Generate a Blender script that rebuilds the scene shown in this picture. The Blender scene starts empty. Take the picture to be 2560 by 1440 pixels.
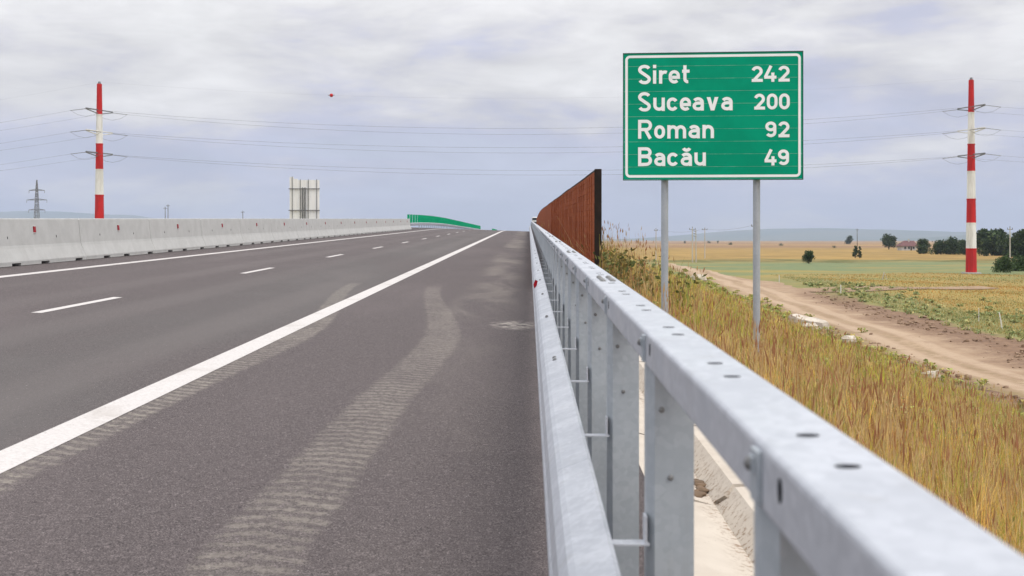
import bpy, math, random
import numpy as np
from mathutils import Vector
R = math.radians
random.seed(7)
rng = np.random.default_rng(11)
scene = bpy.context.scene
COL = scene.collection

# ------------------------------------------------------------------ camera
F = 3000.0                       # focal length in pixels of the 2560 px photograph
CAMZ = 1.537
cam_d = bpy.data.cameras.new('camera')
cam = bpy.data.objects.new('camera', cam_d)
COL.objects.link(cam)
cam.location = (0, 0, CAMZ)
cam.rotation_euler = (R(90), 0, 0)
cam_d.sensor_width = 36
cam_d.lens = 36 * F / 2560
cam_d.shift_x = -42 / 2560       # cropped frame: the principal point lies off centre
cam_d.shift_y = -120 / 2560
cam_d.clip_start = 0.05
cam_d.clip_end = 60000
cam_d.dof.use_dof = True
cam_d.dof.focus_distance = 21
cam_d.dof.aperture_fstop = 6.0
scene.camera = cam

# ------------------------------------------------------------------ sky and sun
SUN_EL, SUN_AZ = R(58), R(125)   # azimuth clockwise from +Y (behind the camera, to the right)
world = bpy.data.worlds.new('World')
scene.world = world
world.use_nodes = True
wn, wl = world.node_tree.nodes, world.node_tree.links
wn.clear()
w_out = wn.new('ShaderNodeOutputWorld')
w_bg = wn.new('ShaderNodeBackground')
w_bg.inputs['Strength'].default_value = 0.1
w_sky = wn.new('ShaderNodeTexSky')
w_sky.sky_type = 'NISHITA'
w_sky.sun_disc = False
w_sky.sun_elevation = SUN_EL
w_sky.sun_rotation = SUN_AZ
w_sky.air_density = 1.4
w_sky.dust_density = 2.5
w_tc = wn.new('ShaderNodeTexCoord')
w_sep = wn.new('ShaderNodeSeparateXYZ')
wl.new(w_tc.outputs['Generated'], w_sep.inputs[0])
w_map = wn.new('ShaderNodeMapping')
w_map.inputs['Scale'].default_value = (1.0, 1.0, 3.2)
w_map.inputs['Location'].default_value = (0.37, 0.2, 0.11)
wl.new(w_tc.outputs['Generated'], w_map.inputs[0])
def wnoise(scale, detail, rough, dist=0.0):
    n = wn.new('ShaderNodeTexNoise')
    n.inputs['Scale'].default_value = scale
    n.inputs['Detail'].default_value = detail
    n.inputs['Roughness'].default_value = rough
    n.inputs['Distortion'].default_value = dist
    wl.new(w_map.outputs[0], n.inputs['Vector'])
    return n.outputs['Fac']
def wmath(op, a, b, c=None, clamp=False):
    n = wn.new('ShaderNodeMath'); n.operation = op; n.use_clamp = clamp
    for i, v in enumerate((a, b, c)):
        if v is None: continue
        if isinstance(v, (int, float)): n.inputs[i].default_value = v
        else: wl.new(v, n.inputs[i])
    return n.outputs[0]
big = wnoise(4.2, 6, 0.52, 0.25)
fine = wnoise(13.0, 7, 0.55, 0.3)
elev = wmath('MAXIMUM', w_sep.outputs['Z'], 0.0)
lift = wmath('ADD', elev, wmath('MULTIPLY', wmath('SUBTRACT', big, 0.5), 0.60))
lift = wmath('ADD', lift, wmath('MULTIPLY', wmath('SUBTRACT', fine, 0.5), 0.20))
w_ramp = wn.new('ShaderNodeValToRGB')
wl.new(lift, w_ramp.inputs[0])
cr = w_ramp.color_ramp
cr.elements[0].position = 0.0;  cr.elements[0].color = (0.590, 0.625, 0.765, 1)
cr.elements[1].position = 1.0;  cr.elements[1].color = (1.85, 1.85, 1.87, 1)
for p, c in ((0.040, (0.585, 0.610, 0.765, 1)), (0.085, (0.640, 0.645, 0.775, 1)), (0.125, (0.765, 0.750, 0.790, 1)),
             (0.17, (0.880, 0.862, 0.865, 1)), (0.24, (1.00, 0.985, 0.98, 1)), (0.5, (1.40, 1.40, 1.42, 1))):
    e = cr.elements.new(p); e.color = c
w_scale = wn.new('ShaderNodeVectorMath'); w_scale.operation = 'SCALE'
w_scale.inputs['Scale'].default_value = 10.0          # the Background strength is 0.1
tone = wnoise(7.0, 7, 0.58, 0.5)
w_tone = wn.new('ShaderNodeMapRange'); w_tone.inputs[1].default_value = 0.36; w_tone.inputs[2].default_value = 0.66
w_tone.inputs[3].default_value = 9.2; w_tone.inputs[4].default_value = 11.0
wl.new(tone, w_tone.inputs[0]); wl.new(w_tone.outputs[0], w_scale.inputs['Scale'])
wl.new(w_ramp.outputs[0], w_scale.inputs[0])
w_mix = wn.new('ShaderNodeMix'); w_mix.data_type = 'RGBA'
w_mix.inputs[0].default_value = 0.93                   # almost closed cloud cover over the clear sky
wl.new(w_sky.outputs[0], w_mix.inputs[6])
wl.new(w_scale.outputs[0], w_mix.inputs[7])
wl.new(w_mix.outputs[2], w_bg.inputs['Color'])
wl.new(w_bg.outputs[0], w_out.inputs['Surface'])

sun_d = bpy.data.lights.new('sun', 'SUN')
sun_d.energy = 1.5
sun_d.angle = R(22)
sun_d.color = (1.0, 0.95, 0.88)
sun = bpy.data.objects.new('sun', sun_d)
COL.objects.link(sun)
sd = Vector((math.sin(SUN_AZ) * math.cos(SUN_EL), math.cos(SUN_AZ) * math.cos(SUN_EL), math.sin(SUN_EL)))
sun.rotation_euler = sd.to_track_quat('Z', 'Y').to_euler()
sun.location = (0, -20, 60)

vs = scene.view_settings
vs.view_transform = 'Standard'
vs.look = 'None'
vs.gamma = 1.0
vs.use_curve_mapping = False
vs.exposure = 0.0
scene.render.engine = 'CYCLES'
scene.cycles.max_bounces = 6
scene.cycles.diffuse_bounces = 3
scene.cycles.glossy_bounces = 3
scene.cycles.transparent_max_bounces = 8
scene.cycles.volume_bounces = 0
scene.cycles.use_denoising = True

# ------------------------------------------------------------------ helpers
class MB:
    """collects shapes; build() links them as one mesh object"""
    def __init__(self):
        self.v, self.f, self.m = [], [], []
    def poly(self, pts, mi=0):
        n = len(self.v); self.v += [tuple(p) for p in pts]
        self.f.append(tuple(range(n, n + len(pts)))); self.m.append(mi)
    def box(self, x0, x1, y0, y1, z0, z1, mi=0):
        n = len(self.v)
        self.v += [(x0, y0, z0), (x1, y0, z0), (x1, y1, z0), (x0, y1, z0),
                   (x0, y0, z1), (x1, y0, z1), (x1, y1, z1), (x0, y1, z1)]
        for q in ((0, 3, 2, 1), (4, 5, 6, 7), (0, 1, 5, 4), (1, 2, 6, 5), (2, 3, 7, 6), (3, 0, 4, 7)):
            self.f.append(tuple(n + i for i in q)); self.m.append(mi)
    def loft(self, rings, cap=True, mi=0, closed=True):
        """rings: list of equal-length point lists"""
        n = len(self.v); k = len(rings[0])
        for r in rings: self.v += [tuple(p) for p in r]
        for i in range(len(rings) - 1):
            mm = mi[i] if isinstance(mi, (list, tuple)) else mi
            for j in range(k if closed else k - 1):
                a, b = n + i * k + j, n + i * k + (j + 1) % k
                self.f.append((a, b, b + k, a + k)); self.m.append(mm)
        if cap and closed:
            m0 = mi[0] if isinstance(mi, (list, tuple)) else mi
            m1 = mi[-1] if isinstance(mi, (list, tuple)) else mi
            self.f.append(tuple(n + j for j in reversed(range(k)))); self.m.append(m0)
            e = n + (len(rings) - 1) * k
            self.f.append(tuple(e + j for j in range(k))); self.m.append(m1)
    def tube(self, p0, p1, r0, r1=None, n=8, mi=0):
        r1 = r0 if r1 is None else r1
        p0, p1 = Vector(p0), Vector(p1)
        d = (p1 - p0).normalized()
        up = Vector((0, 0, 1)) if abs(d.z) < 0.95 else Vector((0, 1, 0))
        a = d.cross(up).normalized(); b = d.cross(a)
        rs = []
        for p, r in ((p0, r0), (p1, r1)):
            rs.append([p + (a * math.cos(t) + b * math.sin(t)) * r
                       for t in (2 * math.pi * i / n for i in range(n))])
        self.loft(rs, mi=mi)
    def path(self, pts, r, n=6, mi=0):
        rs = []
        for i, p in enumerate(pts):
            d = (Vector(pts[min(i + 1, len(pts) - 1)]) - Vector(pts[max(i - 1, 0)])).normalized()
            up = Vector((0, 0, 1)) if abs(d.z) < 0.95 else Vector((0, 1, 0))
            a = d.cross(up).normalized(); b = d.cross(a)
            rr = r[i] if isinstance(r, (list, tuple)) else r
            rs.append([Vector(p) + (a * math.cos(t) + b * math.sin(t)) * rr
                       for t in (2 * math.pi * k / n for k in range(n))])
        self.loft(rs, mi=mi)
    def ico(self, c, r, sx=1, sy=1, sz=1, seed=0, rough=0.0, nu=8, nv=5, mi=0):
        rr = random.Random(seed)
        rings = []
        for i in range(1, nv):
            th = math.pi * i / nv
            ring = []
            for j in range(nu):
                ph = 2 * math.pi * j / nu
                k = r * (1 + rough * (rr.random() - 0.5) * 2)
                ring.append((c[0] + sx * k * math.sin(th) * math.cos(ph),
                             c[1] + sy * k * math.sin(th) * math.sin(ph), c[2] - sz * k * math.cos(th)))
            rings.append(ring)
        self.loft(rings, mi=mi)
    def build(self, name, mats, parent=None, smooth=False, world_coords=True):
        me = bpy.data.meshes.new(name)
        me.from_pydata(self.v, [], self.f)
        mats = mats if isinstance(mats, (list, tuple)) else [mats]
        for mt in mats: me.materials.append(mt)
        if len(mats) > 1: me.polygons.foreach_set('material_index', self.m)
        if smooth: me.polygons.foreach_set('use_smooth', [True] * len(me.polygons))
        me.update()
        return link(name, me, parent)

def link(name, me, parent=None, loc=None, rotz=0.0):
    o = bpy.data.objects.new(name, me)
    COL.objects.link(o)
    if parent is not None:
        o.parent = parent
        if loc is None:       # mesh given in world coordinates: undo the parent's transform
            o.matrix_parent_inverse = mat_of(parent).inverted()
    if loc is not None:
        o.location = loc
    o.rotation_euler = (0, 0, rotz)
    return o
from mathutils import Matrix
def mat_of(o):
    m = Matrix.Translation(o.location) @ o.rotation_euler.to_matrix().to_4x4()
    return mat_of(o.parent) @ o.matrix_parent_inverse @ m if o.parent else m
def empty(name, loc=(0, 0, 0), rotz=0.0, label=None, cat=None, group=None, kind=None):
    o = bpy.data.objects.new(name, None)
    o.empty_display_size = 0.3
    COL.objects.link(o)
    o.location = loc; o.rotation_euler = (0, 0, rotz)
    tag(o, label, cat, group, kind)
    return o
def tag(o, label=None, cat=None, group=None, kind=None):
    if label: o['label'] = label
    if cat: o['category'] = cat
    if group: o['group'] = group
    if kind: o['kind'] = kind
    return o

# ------------------------------------------------------------------ materials
class NT:
    def __init__(self, name):
        self.mat = bpy.data.materials.new(name); self.mat.use_nodes = True
        self.n, self.l = self.mat.node_tree.nodes, self.mat.node_tree.links
        self.b = self.n['Principled BSDF']
        self.pos = self.n.new('ShaderNodeNewGeometry').outputs['Position']
        self._sep = None
    def sep(self):
        if self._sep is None:
            s = self.n.new('ShaderNodeSeparateXYZ'); self.l.new(self.pos, s.inputs[0]); self._sep = s
        return self._sep.outputs
    def set(self, sock, v):
        if isinstance(v, (int, float)): sock.default_value = v
        elif isinstance(v, tuple): sock.default_value = v if len(v) == 4 or len(sock.default_value) == 3 else (*v, 1)
        else: self.l.new(v, sock)
    def math(self, op, a, b=None, c=None, clamp=False):
        n = self.n.new('ShaderNodeMath'); n.operation = op; n.use_clamp = clamp
        for i, v in enumerate((a, b, c)):
            if v is not None: self.set(n.inputs[i], v)
        return n.outputs[0]
    def noise(self, scale, detail=4, rough=0.55, dist=0.0, vec=None, sc=None):
        n = self.n.new('ShaderNodeTexNoise')
        n.inputs['Scale'].default_value = scale; n.inputs['Detail'].default_value = detail
        n.inputs['Roughness'].default_value = rough; n.inputs['Distortion'].default_value = dist
        v = vec or self.pos
        if sc:
            m = self.n.new('ShaderNodeMapping'); m.inputs['Scale'].default_value = sc
            self.l.new(v, m.inputs[0]); v = m.outputs[0]
        self.l.new(v, n.inputs['Vector'])
        return n.outputs['Fac']
    def range(self, v, a, b, c=0.0, d=1.0, smooth=True):
        n = self.n.new('ShaderNodeMapRange')
        n.interpolation_type = 'SMOOTHSTEP' if smooth else 'LINEAR'
        self.set(n.inputs[0], v)
        for i, k in zip((1, 2, 3, 4), (a, b, c, d)): self.set(n.inputs[i], k)
        return n.outputs[0]
    def mix(self, f, a, b, mode='MIX'):
        n = self.n.new('ShaderNodeMix'); n.data_type = 'RGBA'; n.blend_type = mode
        self.set(n.inputs[0], f)
        for i, v in ((6, a), (7, b)): self.set(n.inputs[i], v)
        return n.outputs[2]
    def bump(self, h, strength=0.3, dist=0.02):
        n = self.n.new('ShaderNodeBump'); n.inputs['Strength'].default_value = strength
        n.inputs['Distance'].default_value = dist
        self.l.new(h, n.inputs['Height']); self.l.new(n.outputs[0], self.b.inputs['Normal'])
    def fin(self, color, rough=0.8, metal=0.0, spec=None):
        self.set(self.b.inputs['Base Color'], color)
        self.set(self.b.inputs['Roughness'], rough)
        self.set(self.b.inputs['Metallic'], metal)
        if spec is not None: self.b.inputs['Specular IOR Level'].default_value = spec
        return self.mat

def simple(name, c1, c2=None, scale=8.0, rough=0.6, metal=0.0, bump=0.0, detail=5, sc=None, lo=0.35, hi=0.65, bscale=None, spec=None):
    t = NT(name)
    if c2 is None: c2 = tuple(min(1.0, x * 0.82) for x in c1)
    f = t.range(t.noise(scale, detail, 0.6, 0.2, sc=sc), lo, hi)
    if bump: t.bump(t.noise(bscale or scale * 3, 4, 0.6), bump, 0.01)
    return t.fin(t.mix(f, (*c1, 1), (*c2, 1)), rough, metal, spec)

def m_asphalt():
    t = NT('asphalt')
    X, Y, Z = t.sep()
    grain = t.noise(120, 3, 0.7)
    grain2 = t.noise(30, 3, 0.8)
    patch = t.noise(0.35, 4, 0.55, 0.4, sc=(1.0, 0.35, 1))
    lane = t.range(X, -10.4, -3.4, 0.0, 1.0)              # carriageway lanes have a slightly greener mix
    lane = t.math('MULTIPLY', t.range(X, -7.6, -4.6), t.range(X, -3.6, -2.7, 1.0, 0.0))
    c = t.mix(t.range(grain, 0.40, 0.62), (0.027, 0.022, 0.023, 1), (0.222, 0.186, 0.185, 1))
    c = t.mix(t.math('MULTIPLY', t.range(grain2, 0.42, 0.62), 0.6), c, (0.062, 0.050, 0.051, 1))
    c = t.mix(t.math('MULTIPLY', lane, t.range(patch, 0.3, 0.7, 0.15, 0.7)), c, (0.098, 0.094, 0.091, 1))
    c = t.mix(t.math('MULTIPLY', t.range(patch, 0.45, 0.75), 0.35), c, (0.150, 0.124, 0.124, 1))
    for wx_ in (-4.05, -5.85, -7.7, -9.5):
        wp = t.range(t.math('ABSOLUTE', t.math('SUBTRACT', X, wx_)), 0.15, 0.55, 1.0, 0.0)
        c = t.mix(t.math('MULTIPLY', wp, t.range(t.noise(0.25, 4, 0.6, sc=(1, 0.15, 1)), 0.3, 0.7, 0.05, 0.35)), c, (0.150, 0.132, 0.128, 1))
    # pale specks of aggregate
    sp = t.noise(60, 1, 0.4)
    c = t.mix(t.math('MULTIPLY', t.range(sp, 0.74, 0.80), 0.7), c, (0.44, 0.40, 0.39, 1))
    # dried mud left by two tractor tyres
    wob = t.math('MULTIPLY', t.math('SUBTRACT', t.noise(0.8, 2, 0.5), 0.5), 0.08)
    xc = t.math('ADD', t.range(Y, 8.0, 15.0, -1.22, -1.08), t.range(Y, 14.0, 26.5, 0.0, -0.95))
    xc = t.math('ADD', xc, wob)
    ragged = t.math('MULTIPLY', t.math('SUBTRACT', t.noise(6, 4, 0.7), 0.5), 0.16)
    crumb = t.noise(22, 5, 0.8)
    tot = None
    for off, amp, hw, per in ((0.0, 0.58, 0.235, 0.165), (-1.74, 0.80, 0.19, 0.16)):
        du = t.math('SUBTRACT', X, t.math('ADD', xc, off))
        d = t.math('ADD', t.math('ABSOLUTE', du), ragged)
        hwy = t.range(Y, 15.0, 26.0, hw, hw * 0.66)
        msk = t.range(t.math('SUBTRACT', d, hwy), -0.05, 0.03, 1.0, 0.0)
        # tread bars: the two halves of the tyre are offset and slanted against each other
        half = t.range(du, -0.02, 0.02, 0.0, 0.22)
        slant = t.math('MULTIPLY', t.math('ABSOLUTE', du), 0.30)
        ph = t.math('ADD', t.math('ADD', t.math('DIVIDE', t.math('ADD', Y, slant), per), half), t.math('MULTIPLY', t.noise(2.6, 4, 0.7), 1.5))
        bar = t.range(t.math('SINE', t.math('MULTIPLY', ph, 6.2832)), -0.25, 0.5, 0.30, 1.0)
        fill = t.range(t.noise(1.3, 5, 0.7), 0.38, 0.62, 0.62, 1.0)
        msk = t.math('MULTIPLY', msk, t.range(Y, 25.2, 26.6, 1.0, 0.0))
        msk = t.math('MULTIPLY', msk, t.math('MULTIPLY', bar, t.math('MULTIPLY', fill, t.range(crumb, 0.40, 0.55, 0.08, 1.0))))
        msk = t.math('MULTIPLY', msk, amp)
        tot = msk if tot is None else t.math('ADD', tot, msk, clamp=True)
    # faint dusty run along the verge and one pale spill close to the rail
    dust = t.math('MULTIPLY', t.range(t.math('ABSOLUTE', t.math('ADD', X, 0.75)), 0.25, 0.75, 1.0, 0.0),
                  t.range(t.noise(0.5, 5, 0.65, 0.6, sc=(1, 0.3, 1)), 0.4, 0.7))
    tot = t.math('ADD', tot, t.math('MULTIPLY', dust, t.range(Y, 12, 22, 0.1, 0.42)), clamp=True)
    sx = t.math('DIVIDE', t.math('ADD', X, 0.22), 0.34); sy = t.math('DIVIDE', t.math('SUBTRACT', Y, 17.3), 0.75)
    rr = t.math('ADD', t.math('MULTIPLY', sx, sx), t.math('MULTIPLY', sy, sy))
    spill = t.math('MULTIPLY', t.range(rr, 0.1, 1.4, 1.0, 0.0), t.range(t.noise(7, 5, 0.75), 0.42, 0.62))
    c = t.mix(tot, c, (0.300, 0.268, 0.230, 1))
    c = t.mix(t.math('MULTIPLY', spill, 0.75), c, (0.50, 0.45, 0.40, 1))
    h = t.math('ADD', grain, t.math('MULTIPLY', tot, 0.6))
    t.bump(h, 0.55, 0.006)
    return t.fin(c, 0.88, 0, 0.25)

def m_paint():
    t = NT('road_paint')
    n = t.noise(40, 5, 0.7); b = t.noise(1.4, 5, 0.7, 0.6)
    c = t.mix(t.range(n, 0.3, 0.75), (0.62, 0.585, 0.57, 1), (0.46, 0.43, 0.415, 1))
    c = t.mix(t.range(b, 0.50, 0.75, 0.0, 0.65), c, (0.36, 0.32, 0.29, 1))
    c = t.mix(t.range(t.noise(16, 6, 0.75), 0.64, 0.70), c, (0.20, 0.17, 0.16, 1))
    t.bump(n, 0.3, 0.004)
    return t.fin(c, 0.7)

def m_concrete(name, a, b, stain, amt=0.5):
    t = NT(name)
    n1 = t.noise(2.2, 6, 0.65, 0.3); n2 = t.noise(30, 4, 0.7)
    run = t.noise(1.0, 5, 0.6, 0.2, sc=(5.0, 5.0, 0.5))
    c = t.mix(t.range(n1, 0.3, 0.7), (*a, 1), (*b, 1))
    c = t.mix(t.math('MULTIPLY', t.range(run, 0.52, 0.75), amt), c, (*stain, 1))
    c = t.mix(t.range(n2, 0.62, 0.8, 0.0, 0.3), c, tuple(x * 0.6 for x in stain) + (1,))
    t.bump(n2, 0.25, 0.004)
    return t.fin(c, 0.85)

def m_gutter():
    t = NT('gutter_concrete')
    X, Y, Z = t.sep()
    n1 = t.noise(3.0, 6, 0.65, 0.3); n2 = t.noise(45, 4, 0.7)
    c = t.mix(t.range(n1, 0.3, 0.7), (0.59, 0.525, 0.45, 1), (0.52, 0.455, 0.385, 1))
    bot = t.range(t.math('ABSOLUTE', t.math('SUBTRACT', X, 1.08)), 0.0, 0.16, 1.0, 0.0)
    dirt = t.math('MULTIPLY', bot, t.range(t.noise(26, 5, 0.75), 0.52, 0.60))
    c = t.mix(t.math('MULTIPLY', dirt, 0.85), c, (0.22, 0.13, 0.07, 1))
    c = t.mix(t.range(t.noise(38, 3, 0.6), 0.70, 0.74, 0, 0.8), c, (0.13, 0.09, 0.06, 1))
    t.bump(n2, 0.25, 0.003)
    return t.fin(c, 0.9)

def m_zinc(name, a=(0.51, 0.53, 0.58), b=(0.40, 0.42, 0.465), rough=0.42, metal=0.15):
    t = NT(name)
    v = t.n.new('ShaderNodeTexVoronoi'); v.inputs['Scale'].default_value = 55
    t.l.new(t.pos, v.inputs['Vector'])
    n1 = t.noise(3.2, 5, 0.6, 0.3)
    f = t.math('ADD', t.math('MULTIPLY', v.outputs['Color'], 0.30), t.math('MULTIPLY', n1, 0.9))
    c = t.mix(t.range(f, 0.35, 0.75), (*a, 1), (*b, 1))
    c = t.mix(t.range(t.noise(7, 6, 0.7, 0.5, sc=(1, 1, 0.25)), 0.54, 0.74, 0, 0.38), c, (0.30, 0.295, 0.29, 1))
    return t.fin(c, t.range(n1, 0.3, 0.7, rough - 0.06, rough + 0.1), metal)

def m_wood():
    t = NT('stained_planks')
    oi = t.n.new('ShaderNodeObjectInfo')
    g = t.noise(6, 6, 0.65, 0.8, sc=(2, 0.35, 7))
    c = t.mix(t.range(g, 0.3, 0.7), (0.400, 0.108, 0.036, 1), (0.215, 0.052, 0.018, 1))
    c = t.mix(t.math('MULTIPLY', oi.outputs['Random'], 0.75), c, (0.235, 0.058, 0.021, 1))
    c = t.mix(t.range(t.noise(1.1, 5, 0.65, 0.5), 0.52, 0.75, 0, 0.5), c, (0.47, 0.17, 0.066, 1))
    t.bump(g, 0.3, 0.006)
    return t.fin(c, 0.85, 0, 0.08)

def m_ground():
    t = NT('field_ground')
    X, Y, Z = t.sep()
    wob = t.math('MULTIPLY', t.math('SUBTRACT', t.noise(0.03, 6, 0.7), 0.5), 170)
    Yw = t.math('ADD', Y, wob)
    n_s = t.noise(0.55, 6, 0.65, 0.3); n_m = t.noise(0.08, 5, 0.6, 0.5)
    dry = t.mix(t.range(n_s, 0.3, 0.7), (0.380, 0.255, 0.088, 1), (0.270, 0.215, 0.080, 1))
    dry = t.mix(t.range(n_m, 0.42, 0.68, 0, 0.75), dry, (0.245, 0.235, 0.075, 1))
    green = t.mix(t.range(n_s, 0.3, 0.7), (0.140, 0.185, 0.098, 1), (0.200, 0.220, 0.105, 1))
    gold = t.mix(t.range(t.noise(0.05, 6, 0.7, 0.4, sc=(1, 0.4, 1)), 0.3, 0.7), (0.375, 0.245, 0.085, 1), (0.235, 0.160, 0.062, 1))
    far = t.mix(t.range(t.noise(0.004, 4, 0.6, 0.3, sc=(0.5, 2.2, 1)), 0.42, 0.58), (0.365, 0.240, 0.110, 1), (0.235, 0.145, 0.085, 1))
    mixed = t.mix(t.range(t.noise(0.06, 6, 0.7, 0.5, sc=(0.4, 1, 1)), 0.44, 0.66), green, dry)
    c = t.mix(t.range(Yw, 135, 185), dry, mixed)
    c = t.mix(t.range(Yw, 245, 318), c, gold)
    c = t.mix(t.range(Yw, 620, 900), c, far)
    # dark weedy margin between the green crop and the stubble
    mar = t.math('MULTIPLY', t.range(Yw, 262, 282), t.range(Yw, 300, 322, 1, 0))
    c = t.mix(t.math('MULTIPLY', mar, t.range(t.noise(0.12, 4, 0.6), 0.35, 0.6, 0, 0.9)), c, (0.085, 0.105, 0.040, 1))
    # weedy strip and dug earth beside the track
    dR = t.math('SUBTRACT', X, t.math('ADD', 17.0, t.math('MULTIPLY', Y, 0.094)))
    dR = t.math('ADD', dR, t.math('MULTIPLY', t.math('SUBTRACT', t.noise(0.25, 5, 0.65), 0.5), 4))
    strip = t.math('MULTIPLY', t.range(dR, 5.5, 8.0, 1, 0), t.range(Y, 150, 170, 1, 0))
    c = t.mix(t.math('MULTIPLY', strip, 0.8), c, t.mix(t.range(n_s, 0.35, 0.65), (0.160, 0.180, 0.080, 1), (0.250, 0.220, 0.090, 1)))
    soil = t.math('MULTIPLY', t.range(dR, 1.0, 2.2, 1, 0), t.range(Y, 95, 125, 1, 0))
    c = t.mix(soil, c, t.mix(t.range(t.noise(1.6, 6, 0.7), 0.3, 0.7), (0.265, 0.170, 0.110, 1), (0.165, 0.105, 0.075, 1)))
    t.bump(n_s, 0.6, 0.3)
    return t.fin(c, 0.95, 0, 0.1)

def m_track():
    t = NT('track_earth')
    X, Y, Z = t.sep()
    n = t.noise(0.5, 6, 0.65, 0.3, sc=(1.8, 0.16, 1)); n2 = t.noise(1.7, 7, 0.75); n3 = t.noise(9, 5, 0.75); n4 = t.noise(0.3, 4, 0.6, 0.5)
    c = t.mix(t.range(n, 0.3, 0.7), (0.420, 0.305, 0.208, 1), (0.330, 0.230, 0.155, 1))
    c = t.mix(t.range(n2, 0.46, 0.72, 0, 0.65), c, (0.285, 0.190, 0.125, 1))
    c = t.mix(t.range(n4, 0.5, 0.75, 0, 0.5), c, (0.45, 0.34, 0.245, 1))
    c = t.mix(t.range(n3, 0.60, 0.72, 0, 0.6), c, (0.190, 0.125, 0.085, 1))
    lat = t.math('DIVIDE', t.math('SUBTRACT', X, t.math('ADD', 12.3, t.math('MULTIPLY', Y, 0.0588))), t.math('ADD', 4.3, t.math('MULTIPLY', Y, 0.035)))
    lat = t.math('ADD', lat, t.math('MULTIPLY', t.math('SUBTRACT', t.noise(0.12, 3, 0.5), 0.5), 0.18))
    for l0 in (0.27, 0.52):
        r1_ = t.range(t.math('ABSOLUTE', t.math('SUBTRACT', lat, l0)), 0.03, 0.085, 1.0, 0.0)
        c = t.mix(t.math('MULTIPLY', r1_, t.range(n2, 0.3, 0.6, 0.25, 0.75)), c, (0.47, 0.352, 0.250, 1))
    mid = t.math('MULTIPLY', t.range(t.math('ABSOLUTE', t.math('SUBTRACT', lat, 0.40)), 0.02, 0.07, 1.0, 0.0), t.range(n2, 0.42, 0.6))
    c = t.mix(t.math('MULTIPLY', mid, 0.7), c, (0.27, 0.20, 0.115, 1))
    edge = t.math('ADD', t.math('SUBTRACT', n2, 0.5), t.math('MULTIPLY', t.math('SUBTRACT', n4, 0.5), 1.2))
    dl = t.math('ADD', t.math('SUBTRACT', X, t.math('ADD', 12.3, t.math('MULTIPLY', Y, 0.0588))), t.math('MULTIPLY', edge, 3.0))
    dr = t.math('ADD', t.math('SUBTRACT', t.math('ADD', 16.6, t.math('MULTIPLY', Y, 0.094)), X), t.math('MULTIPLY', edge, 4.0))
    c = t.mix(t.range(dl, 0.2, 1.4, 0.8, 0.0), c, (0.235, 0.185, 0.080, 1))
    soil = t.mix(t.range(n3, 0.35, 0.65), (0.270, 0.175, 0.115, 1), (0.165, 0.105, 0.075, 1))
    c = t.mix(t.math('MULTIPLY', t.range(dr, 0.6, 3.0, 0.9, 0.0), t.range(Y, 100, 130, 1.0, 0.3)), c, soil)
    t.bump(n2, 0.8, 0.10)
    return t.fin(c, 0.95, 0, 0.1)

def m_vcol(name, rough=0.8, trans=0.25):
    t = NT(name)
    a = t.n.new('ShaderNodeVertexColor'); a.layer_name = 'col'
    t.fin(a.outputs['Color'], rough, 0, 0.2)
    tr = t.n.new('ShaderNodeBsdfTranslucent'); t.l.new(a.outputs['Color'], tr.inputs['Color'])
    mx = t.n.new('ShaderNodeMixShader'); mx.inputs[0].default_value = trans
    out = t.n['Material Output']
    t.l.new(t.b.outputs[0], mx.inputs[1]); t.l.new(tr.outputs[0], mx.inputs[2])
    t.l.new(mx.outputs[0], out.inputs['Surface'])
    return t.mat

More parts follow.
